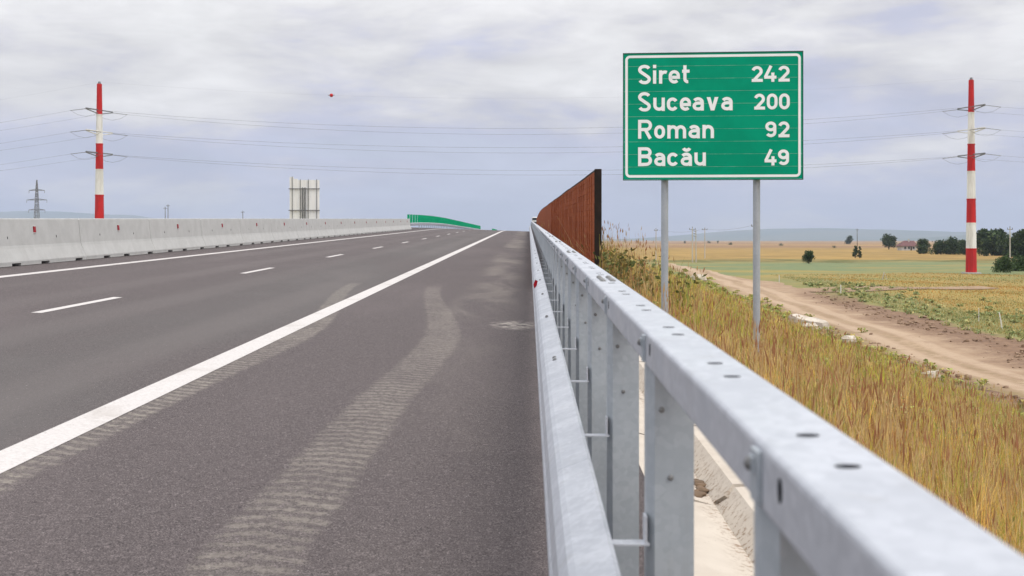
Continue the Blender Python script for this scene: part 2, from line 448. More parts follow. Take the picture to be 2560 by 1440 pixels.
M = dict(
    asphalt=m_asphalt(), paint=m_paint(), gutter=m_gutter(), ground=m_ground(), track=m_track(), wood=m_wood(),
    barrier=m_concrete('barrier_concrete', (0.50, 0.50, 0.49), (0.44, 0.44, 0.43), (0.36, 0.355, 0.34), 0.22),
    zinc=m_zinc('galvanized_steel'),
    zinc_dull=m_zinc('dull_galvanized_steel', (0.42, 0.455, 0.49), (0.35, 0.385, 0.42), 0.5, 0.15),
    slot_shade=simple('slot_shadow', (0.006, 0.007, 0.009), (0.010, 0.010, 0.012), rough=0.95, spec=0.0),
    dark=simple('dark_steel', (0.028, 0.018, 0.014), (0.018, 0.013, 0.011), 4, 0.7, 0.0, spec=0.15),
    red=simple('red_paint', (0.540, 0.026, 0.028), (0.400, 0.024, 0.026), 1.2, 0.65, spec=0.15, sc=(1.5, 1.5, 0.25)),
    white=simple('white_paint', (0.80, 0.79, 0.77), (0.60, 0.585, 0.555), 1.2, 0.6, sc=(1.5, 1.5, 0.25)),
    ired=simple('reflector_red', (0.36, 0.006, 0.016), (0.26, 0.004, 0.012), 20, 0.35, spec=0.2),
    sgreen=simple('sign_green', (0.000, 0.320, 0.182), (0.000, 0.275, 0.155), 1.5, 0.5, spec=0.08),
    sedge=simple('sign_edge_green', (0.003, 0.095, 0.060), (0.003, 0.085, 0.055), 1.5, 0.4),
    shighlight=simple('sign_highlight', (0.16, 0.46, 0.33), (0.04, 0.30, 0.19), 2.0, 0.4, sc=(3, 3, 1)),
    swhite=simple('sign_white', (0.90, 0.93, 0.92), (0.85, 0.88, 0.87), 3.0, 0.4),
    alu=simple('sign_back_aluminium', (0.86, 0.85, 0.82), (0.76, 0.75, 0.72), 0.7, 0.6, 0.0, sc=(4, 4, 0.3)),
    steel=simple('grey_steel', (0.22, 0.22, 0.22), (0.15, 0.15, 0.15), 3, 0.5, 0.4),
    screen=simple('screen_green', (0.002, 0.360, 0.165), (0.002, 0.290, 0.135), 2.5, 0.5, spec=0.1),
    pylon=simple('pylon_steel', (0.20, 0.21, 0.22), (0.15, 0.16, 0.17), 1, 0.6, 0.3),
    wire=simple('wire_metal', (0.17, 0.17, 0.19), (0.12, 0.12, 0.14), 1, 0.5, 0.4),
    insul=simple('insulator_glass', (0.10, 0.09, 0.085), (0.07, 0.06, 0.06), 1, 0.4),
    pole=simple('pole_concrete', (0.53, 0.49, 0.43), (0.44, 0.40, 0.35), 0.8, 0.85),
    rubble=simple('pale_rubble', (0.62, 0.56, 0.48), (0.46, 0.40, 0.33), 2.5, 0.9, bump=0.4),
    soil=simple('bare_soil', (0.20, 0.13, 0.08), (0.12, 0.08, 0.05), 6, 0.95, bump=0.6),
    clod=simple('dry_clods', (0.33, 0.225, 0.15), (0.22, 0.145, 0.095), 1.5, 0.95),
    bark=simple('bark', (0.10, 0.075, 0.055), (0.06, 0.045, 0.035), 3, 0.9),
    plaster=simple('plaster', (0.58, 0.55, 0.52), (0.48, 0.45, 0.42), 0.6, 0.9),
    tile=simple('roof_tile', (0.170, 0.075, 0.070), (0.120, 0.055, 0.055), 1.0, 0.85),
    glass=simple('dark_glass', (0.02, 0.03, 0.035), (0.03, 0.045, 0.05), 1, 0.08),
    rubber=simple('rubber', (0.02, 0.02, 0.02), (0.03, 0.03, 0.03), 2, 0.8),
    hill=simple('wooded_hill', (0.060, 0.095, 0.050), (0.11, 0.12, 0.065), 0.0012, 0.95, detail=6),
    grass=m_vcol('grass_blades'), leaf=m_vcol('leaves', 0.6, 0.3),
)

# ------------------------------------------------------------------ ground shape
G0 = 53 / F
def g(y):
    """height of the road axis along its length (a crest after 125 m)"""
    y = np.asarray(y, float)
    u = np.clip(y - 125, 0, 60)
    return G0 * y - 1.25e-4 * u * u - 0.015 * np.clip(y - 185, 0, None)
CS = 0.035
FIELD = -3.5
def rz(x, y): return float(g(y)) - CS * x
def sstep(a, b, v):
    t = np.clip((np.asarray(v, float) - a) / (b - a), 0, 1); return t * t * (3 - 2 * t)
def smax(a, b, k):
    h = np.clip(0.5 + 0.5 * (a - b) / k, 0, 1)
    return b + (a - b) * h + k * h * (1 - h)
def und(x, y):
    near = 0.16 * np.sin(x * 0.11 + 1.3) * np.sin(y * 0.083) + 0.08 * np.sin(x * 0.37 + y * 0.21)
    return near * np.clip(1.0 - np.abs(y) / 900, 0, 1)
def tz(x, y):
    x = np.asarray(x, float); y = np.asarray(y, float)
    gy = g(np.clip(y, -120, 900))
    act = sstep(-160, -110, y) * (1 - sstep(880, 1000, y))
    xe = 1.42 + 3.2 * sstep(222, 236, y)
    field = FIELD + und(x, y)
    right = gy - CS * 1.45 - 0.02 - (x - xe) / 3.05 + 0.05 * np.sin(x * 1.7 + y * 0.9) * np.sin(y * 0.6)
    left = gy + CS * 26 - 0.05 - (-26 - x) / 2.2
    body = gy - CS * x - 0.28
    e = np.where(x > xe, right, np.where(x < -26.2, left, body))
    e = e * act + (FIELD - 6) * (1 - act)
    out = smax(e, field, 0.7)
    return np.where((x <= xe) & (x >= -26.2) & (act > 0.99), e, out)

def axis(parts):
    out = []
    for a, b, s in parts:
        out += list(np.arange(a, b, s))
    return np.array(sorted(set(np.round(out, 4))))
gx = axis([(-16000, -2000, 2000), (-2000, -300, 200), (-300, -60, 20), (-60, -26.2, 3), (-26.2, 0.6, 4.5),
           (0.6, 1.42, 0.4), (1.42, 1.44, 0.02), (1.44, 6, 0.3), (6, 34, 0.8), (34, 80, 3), (80, 300, 20), (300, 2000, 150), (2000, 16001, 2000)])
gy_ = axis([(-400, -120, 40), (-120, 0, 8), (0, 60, 1.0), (60, 130, 2.0), (130, 260, 4), (260, 1000, 30), (1000, 4000, 250), (4000, 16001, 1500)])
GX, GY = np.meshgrid(gx, gy_)
GZ = tz(GX, GY)
nx, ny = len(gx), len(gy_)
verts = np.stack([GX, GY, GZ], -1).reshape(-1, 3)
ii = np.arange(nx * ny).reshape(ny, nx)
faces = np.stack([ii[:-1, :-1], ii[:-1, 1:], ii[1:, 1:], ii[1:, :-1]], -1).reshape(-1, 4)
me = bpy.data.meshes.new('ground')
me.from_pydata(verts.tolist(), [], faces.tolist())
me.materials.append(M['ground'])
me.polygons.foreach_set('use_smooth', [True] * len(me.polygons))
tag(link('ground', me), kind='structure')

# ------------------------------------------------------------------ road and markings
ys_road = list(np.arange(-60, 120, 10.0)) + list(np.arange(120, 200, 2.5)) + list(np.arange(200, 901, 25))
def strip(name, x0, x1, ys, dz, mat, parent=None):
    mb = MB()
    mb.loft([[(x0, y, rz(x0, y) + dz), (x1, y, rz(x1, y) + dz)] for y in ys], cap=False, closed=False)
    mb.f = [tuple(reversed(f)) if False else f for f in mb.f]
    return mb.build(name, mat, parent)
road = strip('road', -26.0, 0.70, ys_road, 0.0, M['asphalt'])
tag(road, kind='structure')
lay = MB()
lay.loft([[(0.71, y, rz(0.7, y) - 0.004), (4.2, y, rz(0.7, y) - 0.05)] for y in np.arange(236, 301, 8.0)], cap=False, closed=False)
tag(lay.build('lay_by', M['asphalt']), kind='structure')
edge = [y for y in ys_road if y <= 420]
strip('edge_line', -3.235, -2.965, edge, 0.004, M['paint'], road)
strip('edge_line', -10.72, -10.47, edge, 0.004, M['paint'], road)
for k in range(-1, 28):                       # dashed lane line: 3 m dashes, 12 m apart
    y0 = 16.55 + 11.95 * k
    strip('lane_dash', -6.87, -6.72, [y0, y0 + 1.6, y0 + 3.3], 0.004, M['paint'], road)
# dirt track at the foot of the embankment
tr = MB()
rows = []
prng = random.Random(3)
jl = jr = 0.0
for y in np.arange(18, 262, 0.6):
    jl = 0.9 * jl + 0.1 * prng.uniform(-2.4, 2.4); jr = 0.9 * jr + 0.1 * prng.uniform(-2.8, 2.8)
    xl = 12.3 + 0.0588 * y + jl
    xr = 16.6 + 0.094 * y + jr - max(0, (y - 125)) * 0.075
    rows.append([(xl + (xr - xl) * k / 10.0, y) for k in range(11)])
tr.loft([[(x, y, float(tz(x, y)) + (0.06 if 0 < i < 10 else -0.06) - 0.03 * math.exp(-((i - 3.2) / 0.9) ** 2) - 0.03 * math.exp(-((i - 6.6) / 0.9) ** 2))
          for i, (x, y) in enumerate(r)] for r in rows], cap=False, closed=False)
tag(tr.build('dirt_track', M['track'], smooth=True), kind='structure')
sp = MB()                                     # side branch of the track
sp.loft([[(24 + 3.1 * i, 118 + 1.2 * i + w, float(tz(24 + 3.1 * i, 118 + 1.2 * i + w)) + 0.06) for w in (-5 + 0.2 * i, -2, 1, 4 - 0.25 * i)]
         for i in range(9)], cap=False, closed=False)
tag(sp.build('dirt_path', M['track'], smooth=True), kind='structure')

# concrete gutter behind the guardrail
gut = empty('concrete_gutter', (1.0, 0, 0), kind='structure')
def gutter_piece(name, y0, y1, jag0, jag1):
    mb = MB()
    prof = [(0.705, -0.008), (0.82, -0.036), (0.95, -0.067), (1.08, -0.10), (1.135, -0.045), (1.19, 0.012), (1.36, 0.020), (1.38, -0.20)]
    rings = []
    n = max(2, int((y1 - y0) / 6) + 1)
    for i in range(n + 1):
        t = i / n; y = y0 + (y1 - y0) * t
        rings.append([(px, y + (jag0[k] if i == 0 else jag1[k] if i == n else 0),
                       rz(0.7, y) + pz) for k, (px, pz) in enumerate(prof)])
    mb.loft(rings, cap=False, closed=False)
    for r in (rings[0], rings[-1]):
        mb.poly(r + [(r[-1][0], r[-1][1], r[-1][2] - 0.02), (r[0][0], r[0][1], r[0][2] - 0.2)])
    return mb.build(name, M['gutter'], gut)
jags = [[random.uniform(-0.05, 0.05) for _ in range(8)] for _ in range(30)]
gy0 = 1.0
for k in range(15):
    a = jags[k]; b = [v - (0.075 if k == 2 else 0.035) - 0.02 * random.random() for v in jags[k + 1]]
    gutter_piece('gutter_slab', gy0 + 2.0 * k, gy0 + 2.0 * k + 2.0, a, b)
gutter_piece('gutter_run', gy0 + 30.0, 232, jags[15], [0] * 8)
db = MB()                                     # soil washed into the gutter at a cracked joint
for k in range(16):
    db.ico((1.045 + random.uniform(-0.07, 0.03), 7.12 + random.uniform(-0.02, 0.45), rz(0.7, 7.2) - 0.085), random.uniform(0.02, 0.05),
           1.2, 1.6, 0.4, k, 0.25)
tag(db.build('gutter_soil', M['soil'], gut, smooth=True), kind='stuff')

# ------------------------------------------------------------------ guardrail
XL, XR = 0.2925, 0.4195
TOPZ = 1.537 + CS * 0.356 - 0.281              # rail top above the road plane
HBOX = 0.0885
rail = empty('guardrail', (0.356, 0, 0), label='galvanized steel guardrail with box top rail running beside the shoulder', cat='guardrail')
def rzc(y): return rz(0.356, y)
def box_profile(x0, x1, z0, z1, r=0.011):
    pts = []
    for cx, cz, a0 in ((x1 - r, z0 + r, -90), (x1 - r, z1 - r, 0), (x0 + r, z1 - r, 90), (x0 + r, z0 + r, 180)):
        for a in (0, 30, 60, 90):
            t = R(a0 + a); pts.append((cx + r * math.cos(t), cz + r * math.sin(t)))
    return pts
P_TOP = box_profile(XL, XR, TOPZ - HBOX, TOPZ)
def sweep(prof, ys, base):
    return [[(x, y, base(y) + z) for x, z in prof] for y in ys]
joints = [1.07 + 4.5 * k for k in range(-1, 44)]
joints.pop(1)
for a, b in zip(joints[:-1], joints[1:]):
    mb = MB()
    mb.loft(sweep(P_TOP, [a + 0.004, (a + b) / 2, b - 0.004] if a < 115 else list(np.linspace(a, b, 5)), rzc))
    mb.build('top_rail', M['zinc'], rail, smooth=False)
def disc_mesh(name, rx, ry, h, mat, n=10):
    mb = MB()
    mb.loft([[(rx * math.cos(2 * math.pi * i / n), ry * math.sin(2 * math.pi * i / n), z) for i in range(n)] for z in (0, h)])
    me = bpy.data.meshes.new(name); me.from_pydata(mb.v, [], mb.f); me.materials.append(mat); return me
slot_me = disc_mesh('slot_shade', 0.0150, 0.0095, 0.0012, M['slot_shade'], 12)
bolt_mb = MB()
bolt_mb.loft([[(0.0115 * s * math.cos(2 * math.pi * i / 8), 0.0115 * s * math.sin(2 * math.pi * i / 8), z * 0.75) for i in range(8)] for s, z in ((1.15, 0), (1.1, 0.004), (0.8, 0.010), (0.35, 0.013))])
bolt_me = bpy.data.meshes.new('bolt'); bolt_me.from_pydata(bolt_mb.v, [], bolt_mb.f); bolt_me.materials.append(M['steel'])
def put(name, me, parent, loc, rot=(0, 0, 0)):
    o = link(name, me, parent)
    o.matrix_parent_inverse = mat_of(parent).inverted()
    o.location = loc; o.rotation_euler = rot
    return o
for k in range(0, 30):                        # near-black discs painted as the shade in slotted holes along the top
    for d in (0.585, 0.78):
        y = k * 0.775 + d
        if min(abs(y - j) for j in joints) < 0.26: continue
        put('slot_shade', slot_me, rail, (0.3615, y, rzc(y) + TOPZ))
for j in joints:                              # bolted splices
    if 4 < j < 24:
        for dy in (-0.17, -0.11, -0.05, 0.05, 0.11, 0.17):
            for dx in (-0.022, 0.022):
                put('bolt', bolt_me, rail, (0.357 + dx, j + dy, rzc(j + dy) + TOPZ))
# lower beam
P_BEAM = [(0.208, 0.738), (0.196, 0.744), (0.180, 0.737), (0.110, 0.711), (0.094, 0.700), (0.073, 0.668), (0.063, 0.622), (0.066, 0.570),
          (0.092, 0.515), (0.140, 0.482), (0.140, 0.462), (0.092, 0.430), (0.068, 0.395), (0.066, 0.360), (0.092, 0.325), (0.150, 0.290), (0.168, 0.272),
          (0.171, 0.276), (0.154, 0.294), (0.097, 0.328), (0.071, 0.361), (0.073, 0.393), (0.096, 0.426), (0.145, 0.459), (0.145, 0.485), (0.096, 0.519), (0.071, 0.572), (0.068, 0.620), (0.078, 0.665),
          (0.098, 0.695), (0.112, 0.706), (0.182, 0.731), (0.197, 0.738), (0.208, 0.732)]
bj = [-2.0 + 3.0 * k for k in range(0, 68)]
for a, b in zip(bj[:-1], bj[1:]):
    mb = MB()
    mb.loft(sweep(P_BEAM, [a, (a + b) / 2, b - 0.003] if a < 115 else list(np.linspace(a, b - 0.002, 4)), lambda y: rz(0.15, y)))
    mb.build('lower_beam', M['zinc'], rail)
    if 5 < b < 34:
        for dy in (-0.06, 0.06):
            put('bolt', bolt_me, rail, (0.150, b + dy, rz(0.15, b) + 0.7262), (0, R(-20), 0))
# posts with brackets and connector arms
POST_Y = [1.545 + 1.5 * k for k in range(-1, 122)]
pm = MB()
sec = [(-0.0585, -0.003), (-0.040, -0.0375), (0.0585, -0.0375), (0.0585, 0.0375), (0.054, 0.0375), (0.054, -0.032), (-0.037, -0.032), (-0.0525, -0.003), (-0.0525, 0.0375), (-0.0585, 0.0375)]
HP = TOPZ - HBOX
pm.loft([[(0.3555 + x, y, z) for x, y in sec] for z in (-0.05, HP - 0.001)])
post_me = bpy.data.meshes.new('post'); post_me.from_pydata(pm.v, [], pm.f); post_me.materials.append(M['zinc_dull'])
cm = MB()                                     # connector: flat arm and an upstand bolted to the post
cm.box(0.2085, 0.302, -0.050, -0.002, 0.728, 0.7325)
cm.box(0.290, 0.2962, -0.046, 0.004, 0.7325, 0.80)
cm.box(0.191, 0.196, -0.046, 0.004, 0.66, 0.7325)
conn_me = bpy.data.meshes.new('connector_arm'); conn_me.from_pydata(cm.v, [], cm.f); conn_me.materials.append(M['zinc'])
km = MB()                                     # clip on the rail face above each post
km.box(-0.007, -0.0005, -0.022, 0.022, -0.036, 0.03)
km.box(-0.012, -0.0075, -0.012, 0.012, 0.002, 0.022)
clip_me = bpy.data.meshes.new('clip'); clip_me.from_pydata(km.v, [], km.f); clip_me.materials.append(M['zinc_dull'])
for i, y in enumerate(POST_Y):
    p = put('post', post_me, rail, (0, y, rzc(y)))
    put('connector_arm', conn_me, rail, (0, y, rz(0.25, y)))
    if y < 30:
        cl = put('clip', clip_me, rail, (XL, y - 0.02, rzc(y) + TOPZ - 0.042))
        put('bolt', bolt_me, cl, (XL - 0.0121, y - 0.02, rzc(y) + TOPZ - 0.042 + 0.012), (0, R(-90), 0)).scale = (0.7, 0.7, 0.7)
        put('bolt_hole_shade', slot_me, rail, (XL - 0.0002, y - 0.15, rzc(y) + TOPZ - 0.038), (0, R(-90), 0))  # same dark disc, painting the shade of a bolt hole
        for bx, bz in ((0.333, 1.07), (0.355, 0.90)):
            b_ = put('bolt', bolt_me, p, (bx, y - 0.0376, rzc(y) + bz), (R(90), 0, 0))
            b_.scale = (0.6, 0.6, 0.6)
rf = MB()
RP = ((0.070, 0.672), (0.100, 0.710), (0.112, 0.765), (0.080, 0.780), (0.056, 0.715))
rf.loft([[(x, yy, z) for x, z in RP] for yy in (15.0, 15.03)])
rf.v = [(x, y, z + rz(0.15, y)) for x, y, z in rf.v]
tag(rf.build('reflector', M['ired'], rail), label='small red reflector on the lower beam')

# ------------------------------------------------------------------ concrete barrier blocks
NB = 17
YB0, LB = 20.52, 6.04
def half_profile(s):
    pass
bm_ = MB()
prof_f = [(0.30, 0.00), (0.30, 0.10), (0.185, 0.40), (0.165, 0.47), (0.105, 1.095), (0.090, 1.115)]
ring = [(x, z) for x, z in prof_f] + [(-x, z) for x, z in reversed(prof_f)]
L2 = LB / 2 - 0.012
notches = [(-L2 + 1.35, -L2 + 1.85), (-0.25 + 0.28, 0.25 + 0.28), (L2 - 0.75, L2 - 0.25)]
# body above the notches, swept along y with rounded ends, then feet between the notches
upper = [(x, max(z, 0.062)) for x, z in ring]
ends = [(-L2, 0.90), (-L2 + 0.05, 1.0), (L2 - 0.05, 1.0), (L2, 0.90)]
bm_.loft([[(x * s, y, z if z < 1.0 else z - (1 - s) * 0.3) for x, z in upper] for y, s in ends])
feet = []
prev = -L2
for a, b in notches:
    feet.append((prev, a)); prev = b
feet.append((prev, L2))
for a, b in feet:
    if b - a > 0.02: bm_.box(-0.298, 0.298, a, b, 0.0, 0.0625)
bar_me = bpy.data.meshes.new('barrier_body'); bar_me.from_pydata(bm_.v, [], bm_.f); bar_me.materials.append(M['barrier'])
rb = MB(); rb.box(-0.002, 0.022, -0.056, 0.056, -0.0733, 0.0733)
ref_me = bpy.data.meshes.new('reflector'); ref_me.from_pydata(rb.v, [], rb.f); ref_me.materials.append(M['ired'])
rh = MB(); rh.box(-0.002, 0.012, -0.062, 0.062, -0.092, -0.0735); rh.box(-0.002, 0.024, -0.060, 0.060, 0.0735, 0.085)
house_me = bpy.data.meshes.new('reflector_frame'); house_me.from_pydata(rh.v, [], rh.f); house_me.materials.append(M['white'])
hole_me = disc_mesh('lifting_hole_shade', 0.035, 0.018, 0.004, M['slot_shade'], 10)  # flat near-black disc painted as the shade inside a lifting hole
ords = ['first', 'second', 'third', 'fourth', 'fifth', 'sixth', 'seventh', 'eighth', 'ninth', 'tenth', 'eleventh', 'twelfth',
        'thirteenth', 'fourteenth', 'fifteenth', 'sixteenth']
XB = -12.32
for k in range(1, NB):
    yc = YB0 + LB * (k + 0.5)
    slope = (rz(XB, yc + 1) - rz(XB, yc - 1)) / 2
    side = 'nearest the camera at the left picture edge' if k == 1 else 'counted from the left picture edge'
    if k == 16: lab = 'grey concrete median barrier block farthest away, beside the green screen'
    elif k == 1: lab = 'nearest grey concrete median barrier block, cut by the left picture edge'
    else: lab = ords[k - 1] + ' grey concrete median barrier block counted from the left picture edge'
    t = empty('concrete_barrier', (XB, yc, rz(XB, yc)), 0, lab, 'barrier', 'concrete barrier blocks along the median')
    t.rotation_euler = (math.atan(slope), 0, 0)
    for nm, me_, loc, rot in (('barrier_body', bar_me, (0, 0, 0), (0, math.atan(CS) * 0, 0)),
                              ('reflector', ref_me, (0.1335, 0.0, 0.845), (0, R(-5.5), 0)),
                              ('reflector_frame', house_me, (0.1335, 0.0, 0.845), (0, R(-5.5), 0)),
                              ('lifting_hole_shade', hole_me, (0.146, -1.55, 0.66), (0, R(84.5), 0)),
                              ('lifting_hole_shade', hole_me, (0.146, 1.35, 0.66), (0, R(84.5), 0))):
        if nm == 'lifting_hole_shade' and k > 9: continue
        o = bpy.data.objects.new(nm, me_); COL.objects.link(o); o.parent = t; o.location = loc; o.rotation_euler = rot

# ------------------------------------------------------------------ median screen after the blocks
YS0 = YB0 + LB * NB + 0.4
scr = empty('median_screen_fence', (-12.4, YS0, rz(-12.4, YS0)), 0, 'green slatted glare screen fence on a steel median guardrail', 'screen fence')
sm = MB(); sm.loft([[(-0.12, -0.05, z), (0.12, 0.045, z), (0.12, 0.06, z), (-0.12, -0.035, z)] for z in (0.66, 1.56)])
slat_me = bpy.data.meshes.new('slat'); slat_me.from_pydata(sm.v, [], sm.f); slat_me.materials.append(M['screen'])
def screen_run(y0, y1):
    y = y0; k = 0
    while y < y1:
        put('slat', slat_me, scr, (-12.4, y, rz(-12.4, y)))
        if k % 4 == 0:
            put('post', spost_me, scr, (-12.4, y + 0.5, rz(-12.4, y)))
        y += 2.9 if (k < 4 and y0 < 200) else 0.8; k += 1
sp_ = MB(); sp_.box(-0.04, 0.04, -0.05, 0.05, 0, 1.50)
spost_me = bpy.data.meshes.new('post'); spost_me.from_pydata(sp_.v, [], sp_.f); spost_me.materials.append(M['zinc_dull'])
screen_run(YS0, 306)
screen_run(408, 462)
for x0 in (-12.18, -12.66):
    s = 1 if x0 > -12.4 else -1
    prof = [(x0, 0.38), (x0 + 0.08 * s, 0.43), (x0 + 0.08 * s, 0.50), (x0 + 0.02 * s, 0.535), (x0 + 0.08 * s, 0.57), (x0 + 0.08 * s, 0.64), (x0, 0.69),
            (x0 - 0.005 * s, 0.69), (x0 - 0.005 * s, 0.38)]
    mb = MB(); mb.loft(sweep(prof, [YS0 - 0.3] + list(np.arange(124, 200, 4.0)) + list(np.arange(200, 470, 15)), lambda y: rz(-12.4, y)))
    mb.build('w_beam', M['zinc'], scr)

# ------------------------------------------------------------------ timber noise wall
XW, YW0, PL = 1.5, 26.1, 4.25
NPAN = 48
wall = empty('timber_noise_wall', (XW, YW0, rz(XW, YW0)), 0, 'tall rust brown timber noise wall standing behind the guardrail', 'noise wall')
HW = 2.62
hm = MB()
w, d, th = 0.075, 0.07, 0.012
hsec = [(-w, -d), (w, -d), (w, -d + th), (th / 2, -d + th), (th / 2, d - th), (w, d - th), (w, d), (-w, d), (-w, d - th), (-th / 2, d - th), (-th / 2, -d + th), (-w, -d + th)]
hm.loft([[(x, y, z) for x, y in hsec] for z in (-0.6, HW + 0.05)])
hm2 = MB(); hm2.loft([[(x * 0.58, y, z) for x, y in hsec] for z in (-0.6, HW + 0.01)])
hpost2_me = bpy.data.meshes.new('steel_post'); hpost2_me.from_pydata(hm2.v, [], hm2.f); hpost2_me.materials.append(M['dark'])
hpost_me = bpy.data.meshes.new('steel_post'); hpost_me.from_pydata(hm.v, [], hm.f); hpost_me.materials.append(M['dark'])
NPL = 19
PH = HW / NPL
pk = MB()
yA, yB = 0.022, PL - 0.018
pk.loft([[(-0.046, y, 0.0012), (-0.064, y, 0.0012), (-0.071, y, 0.008), (-0.071, y, PH - 0.008), (-0.065, y, PH - 0.0012), (-0.046, y, PH - 0.0012)] for y in (yA, yB)])
plank_me = bpy.data.meshes.new('plank'); plank_me.from_pydata(pk.v, [], pk.f); plank_me.materials.append(M['wood'])
bt = MB(); bt.box(-0.086, -0.0715, -0.025, 0.02, 0.0, HW - 0.05)
batten_me = bpy.data.meshes.new('batten'); batten_me.from_pydata(bt.v, [], bt.f); batten_me.materials.append(M['wood'])
cp = MB(); cp.loft([[(-0.075, y, 0), (0.075, y, 0), (0.075, y, 0.035), (0, y, 0.055), (-0.075, y, 0.035)] for y in (yA, yB)])
cp.box(-0.0445, -0.0435, yA, yB, -HW - 0.3, -0.002)  # thin dark sheet added behind the planks, closing the gaps to skylight
cap_me = bpy.data.meshes.new('capping'); cap_me.from_pydata(cp.v, [], cp.f); cap_me.materials.append(M['dark'])
farm = MB()
for k in range(NPL):
    n0 = len(farm.v); farm.v += [(x, y, z + k * PH) for x, y, z in pk.v]
    farm.f += [tuple(n0 + i for i in f) for f in pk.f]
far_me = bpy.data.meshes.new('plank_panel'); far_me.from_pydata(farm.v, [], farm.f); far_me.materials.append(M['wood'])
for k in range(NPAN):
    y = YW0 + PL * k
    zb = rz(XW, y) + random.uniform(-0.012, 0.012)
    put('steel_post', hpost_me if k == 0 else hpost2_me, wall, (XW, y - (0.085 if k == 0 else 0), zb))
    if k == NPAN - 1: break
    sl = math.atan((rz(XW, y + PL) - rz(XW, y)) / PL)
    if k < 12:
        pan = put('panel', cap_me, wall, (XW, y, zb + HW), (sl, 0, 0))
        for j in range(NPL):
            put('plank', plank_me, pan, (XW + random.uniform(-0.006, 0.006), y, zb + j * PH), (sl, 0, 0))
        for q in (0.25, 0.5, 0.75):
            put('batten', batten_me, pan, (XW, y + PL * q, zb + PL * q * math.tan(sl)), (0, 0, 0))
    else:
        put('capping', cap_me, wall, (XW, y, zb + HW), (sl, 0, 0))
        tag(put('plank_panel', far_me, wall, (XW, y, zb), (sl, 0, 0)), kind='stuff')

# ------------------------------------------------------------------ direction sign
YSG = 19.0
U = YSG / F / 4.0                              # metres per pixel of a 4x enlarged view of the sign
SW, SH = 1772 * U, 10 * 0.2
SX = (1781.3 - 1322) * YSG / F
SZ0 = CAMZ + (600 - 448) * YSG / F
sgn = empty('road_sign', (SX, YSG, float(tz(SX, YSG))), R(-5), 'large green distance sign listing four towns on two grey posts', 'road sign')
def sgn_part(mb, name, mat, parent=None, smooth=False):
    o = mb.build(name, mat, None, smooth)
    o.parent = parent or sgn
    return o
zs = SZ0 - sgn.location.z                      # local height of the lower edge
for k in range(10):                            # ten extruded aluminium planks
    mb = MB()
    z0, z1 = zs + k * 0.2 + 0.0025, zs + (k + 1) * 0.2 - 0.0025
    mb.box(-SW / 2, SW / 2, 0.0, 0.03, z0, z1, 0)
    sgn_part(mb, 'plank', M['sgreen'])
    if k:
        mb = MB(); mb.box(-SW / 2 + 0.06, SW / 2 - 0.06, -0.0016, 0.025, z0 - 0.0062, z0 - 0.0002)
        sgn_part(mb, 'joint_highlight', M['shighlight'])  # pale green strip paints the highlight on the plank lip at each joint
mb = MB()
for x0, x1, z0, z1 in ((-SW / 2 - 0.012, SW / 2 + 0.012, -0.014, -0.001), (-SW / 2 - 0.012, SW / 2 + 0.012, SH + 0.001, SH + 0.014),
                       (-SW / 2 - 0.012, -SW / 2 - 0.0005, -0.0008, SH + 0.0008), (SW / 2 + 0.0005, SW / 2 + 0.012, -0.0008, SH + 0.0008)):
    mb.box(x0, x1, -0.006, 0.036, zs + z0, zs + z1)
sgn_part(mb, 'edge_frame', M['sedge'])
def rrect(hw, z0, z1, r, n=7):
    pts = []
    for cx, cz, a0 in ((hw - r, z0 + r, -90), (hw - r, z1 - r, 0), (-hw + r, z1 - r, 90), (-hw + r, z0 + r, 180)):
        for i in range(n + 1):
            t = R(a0 + 90 * i / n); pts.append((cx + r * math.cos(t), cz + r * math.sin(t)))
    return pts
mb = MB()
o_, i_ = rrect(SW / 2 - 0.026, zs + 0.030, zs + SH - 0.026, 0.075), rrect(SW / 2 - 0.066, zs + 0.070, zs + SH - 0.066, 0.036)
for k in range(len(o_)):
    a, b, c, d_ = o_[k], o_[(k + 1) % len(o_)], i_[(k + 1) % len(o_)], i_[k]
    mb.poly([(a[0], -0.0028, a[1]), (b[0], -0.0028, b[1]), (c[0], -0.0028, c[1]), (d_[0], -0.0028, d_[1])])
sgn_part(mb, 'border', M['swhite'])
# lettering: constant-width strokes like the road alphabet
SWD = 32.0
def arc(cx, cy, rx, ry, a0, a1, n=10):
    return [(cx + rx * math.cos(R(a0 + (a1 - a0) * i / n)), cy + ry * math.sin(R(a0 + (a1 - a0) * i / n))) for i in range(n + 1)]
h = SWD / 2
XH, CH, DH = 134.0, 190.0, 160.0
def bowl(w, top, bot=0.0):
    cx = w / 2; rx = w / 2 - h; r = min(rx * 1.15, (top - bot) / 2 - h)
    a = arc(cx, top - h - r, rx, r, 0, 180, 12); b = arc(cx, bot + h + r, rx, r, 180, 360, 12)
    return a + b + [a[0]]
def G_S(w=127):
    t, c = CH - h + 2, w / 2
    return [arc(c, 141, c - h, 34, 22, 95, 6) + arc(c - 2, 141, c - h - 2, 34, 98, 215, 8)[1:] + arc(c + 4, 46, c - h - 4, 34, 45, -95, 9) + arc(c, 46, c - h, 34, -98, -160, 6)[1:]]
def G_i(w=36): return [[(h, 0), (h, XH)], [(h, 156), (h, CH)]]
def G_r(w=82): return [[(h, 0), (h, XH)], [(h, 70)] + arc(w * 0.72, 72, w * 0.72 - h, 44, 178, 62, 8)]
def G_e(w=110):
    c, rx, r = w / 2, w / 2 - h, 46
    return [[(h + 4, 62), (w - h, 62), (w - h, XH - h - 40)] + arc(c, XH - h - 40, rx, 40, 0, 180, 10) + arc(c, h + 40, rx, 40, 180, 318, 10)]
def G_t(w=76): return [[(30, 182), (30, 52)] + arc(56, 46, 26, 28, 185, 285, 6), [(2, XH - h + 4), (w, XH - h + 4)]]
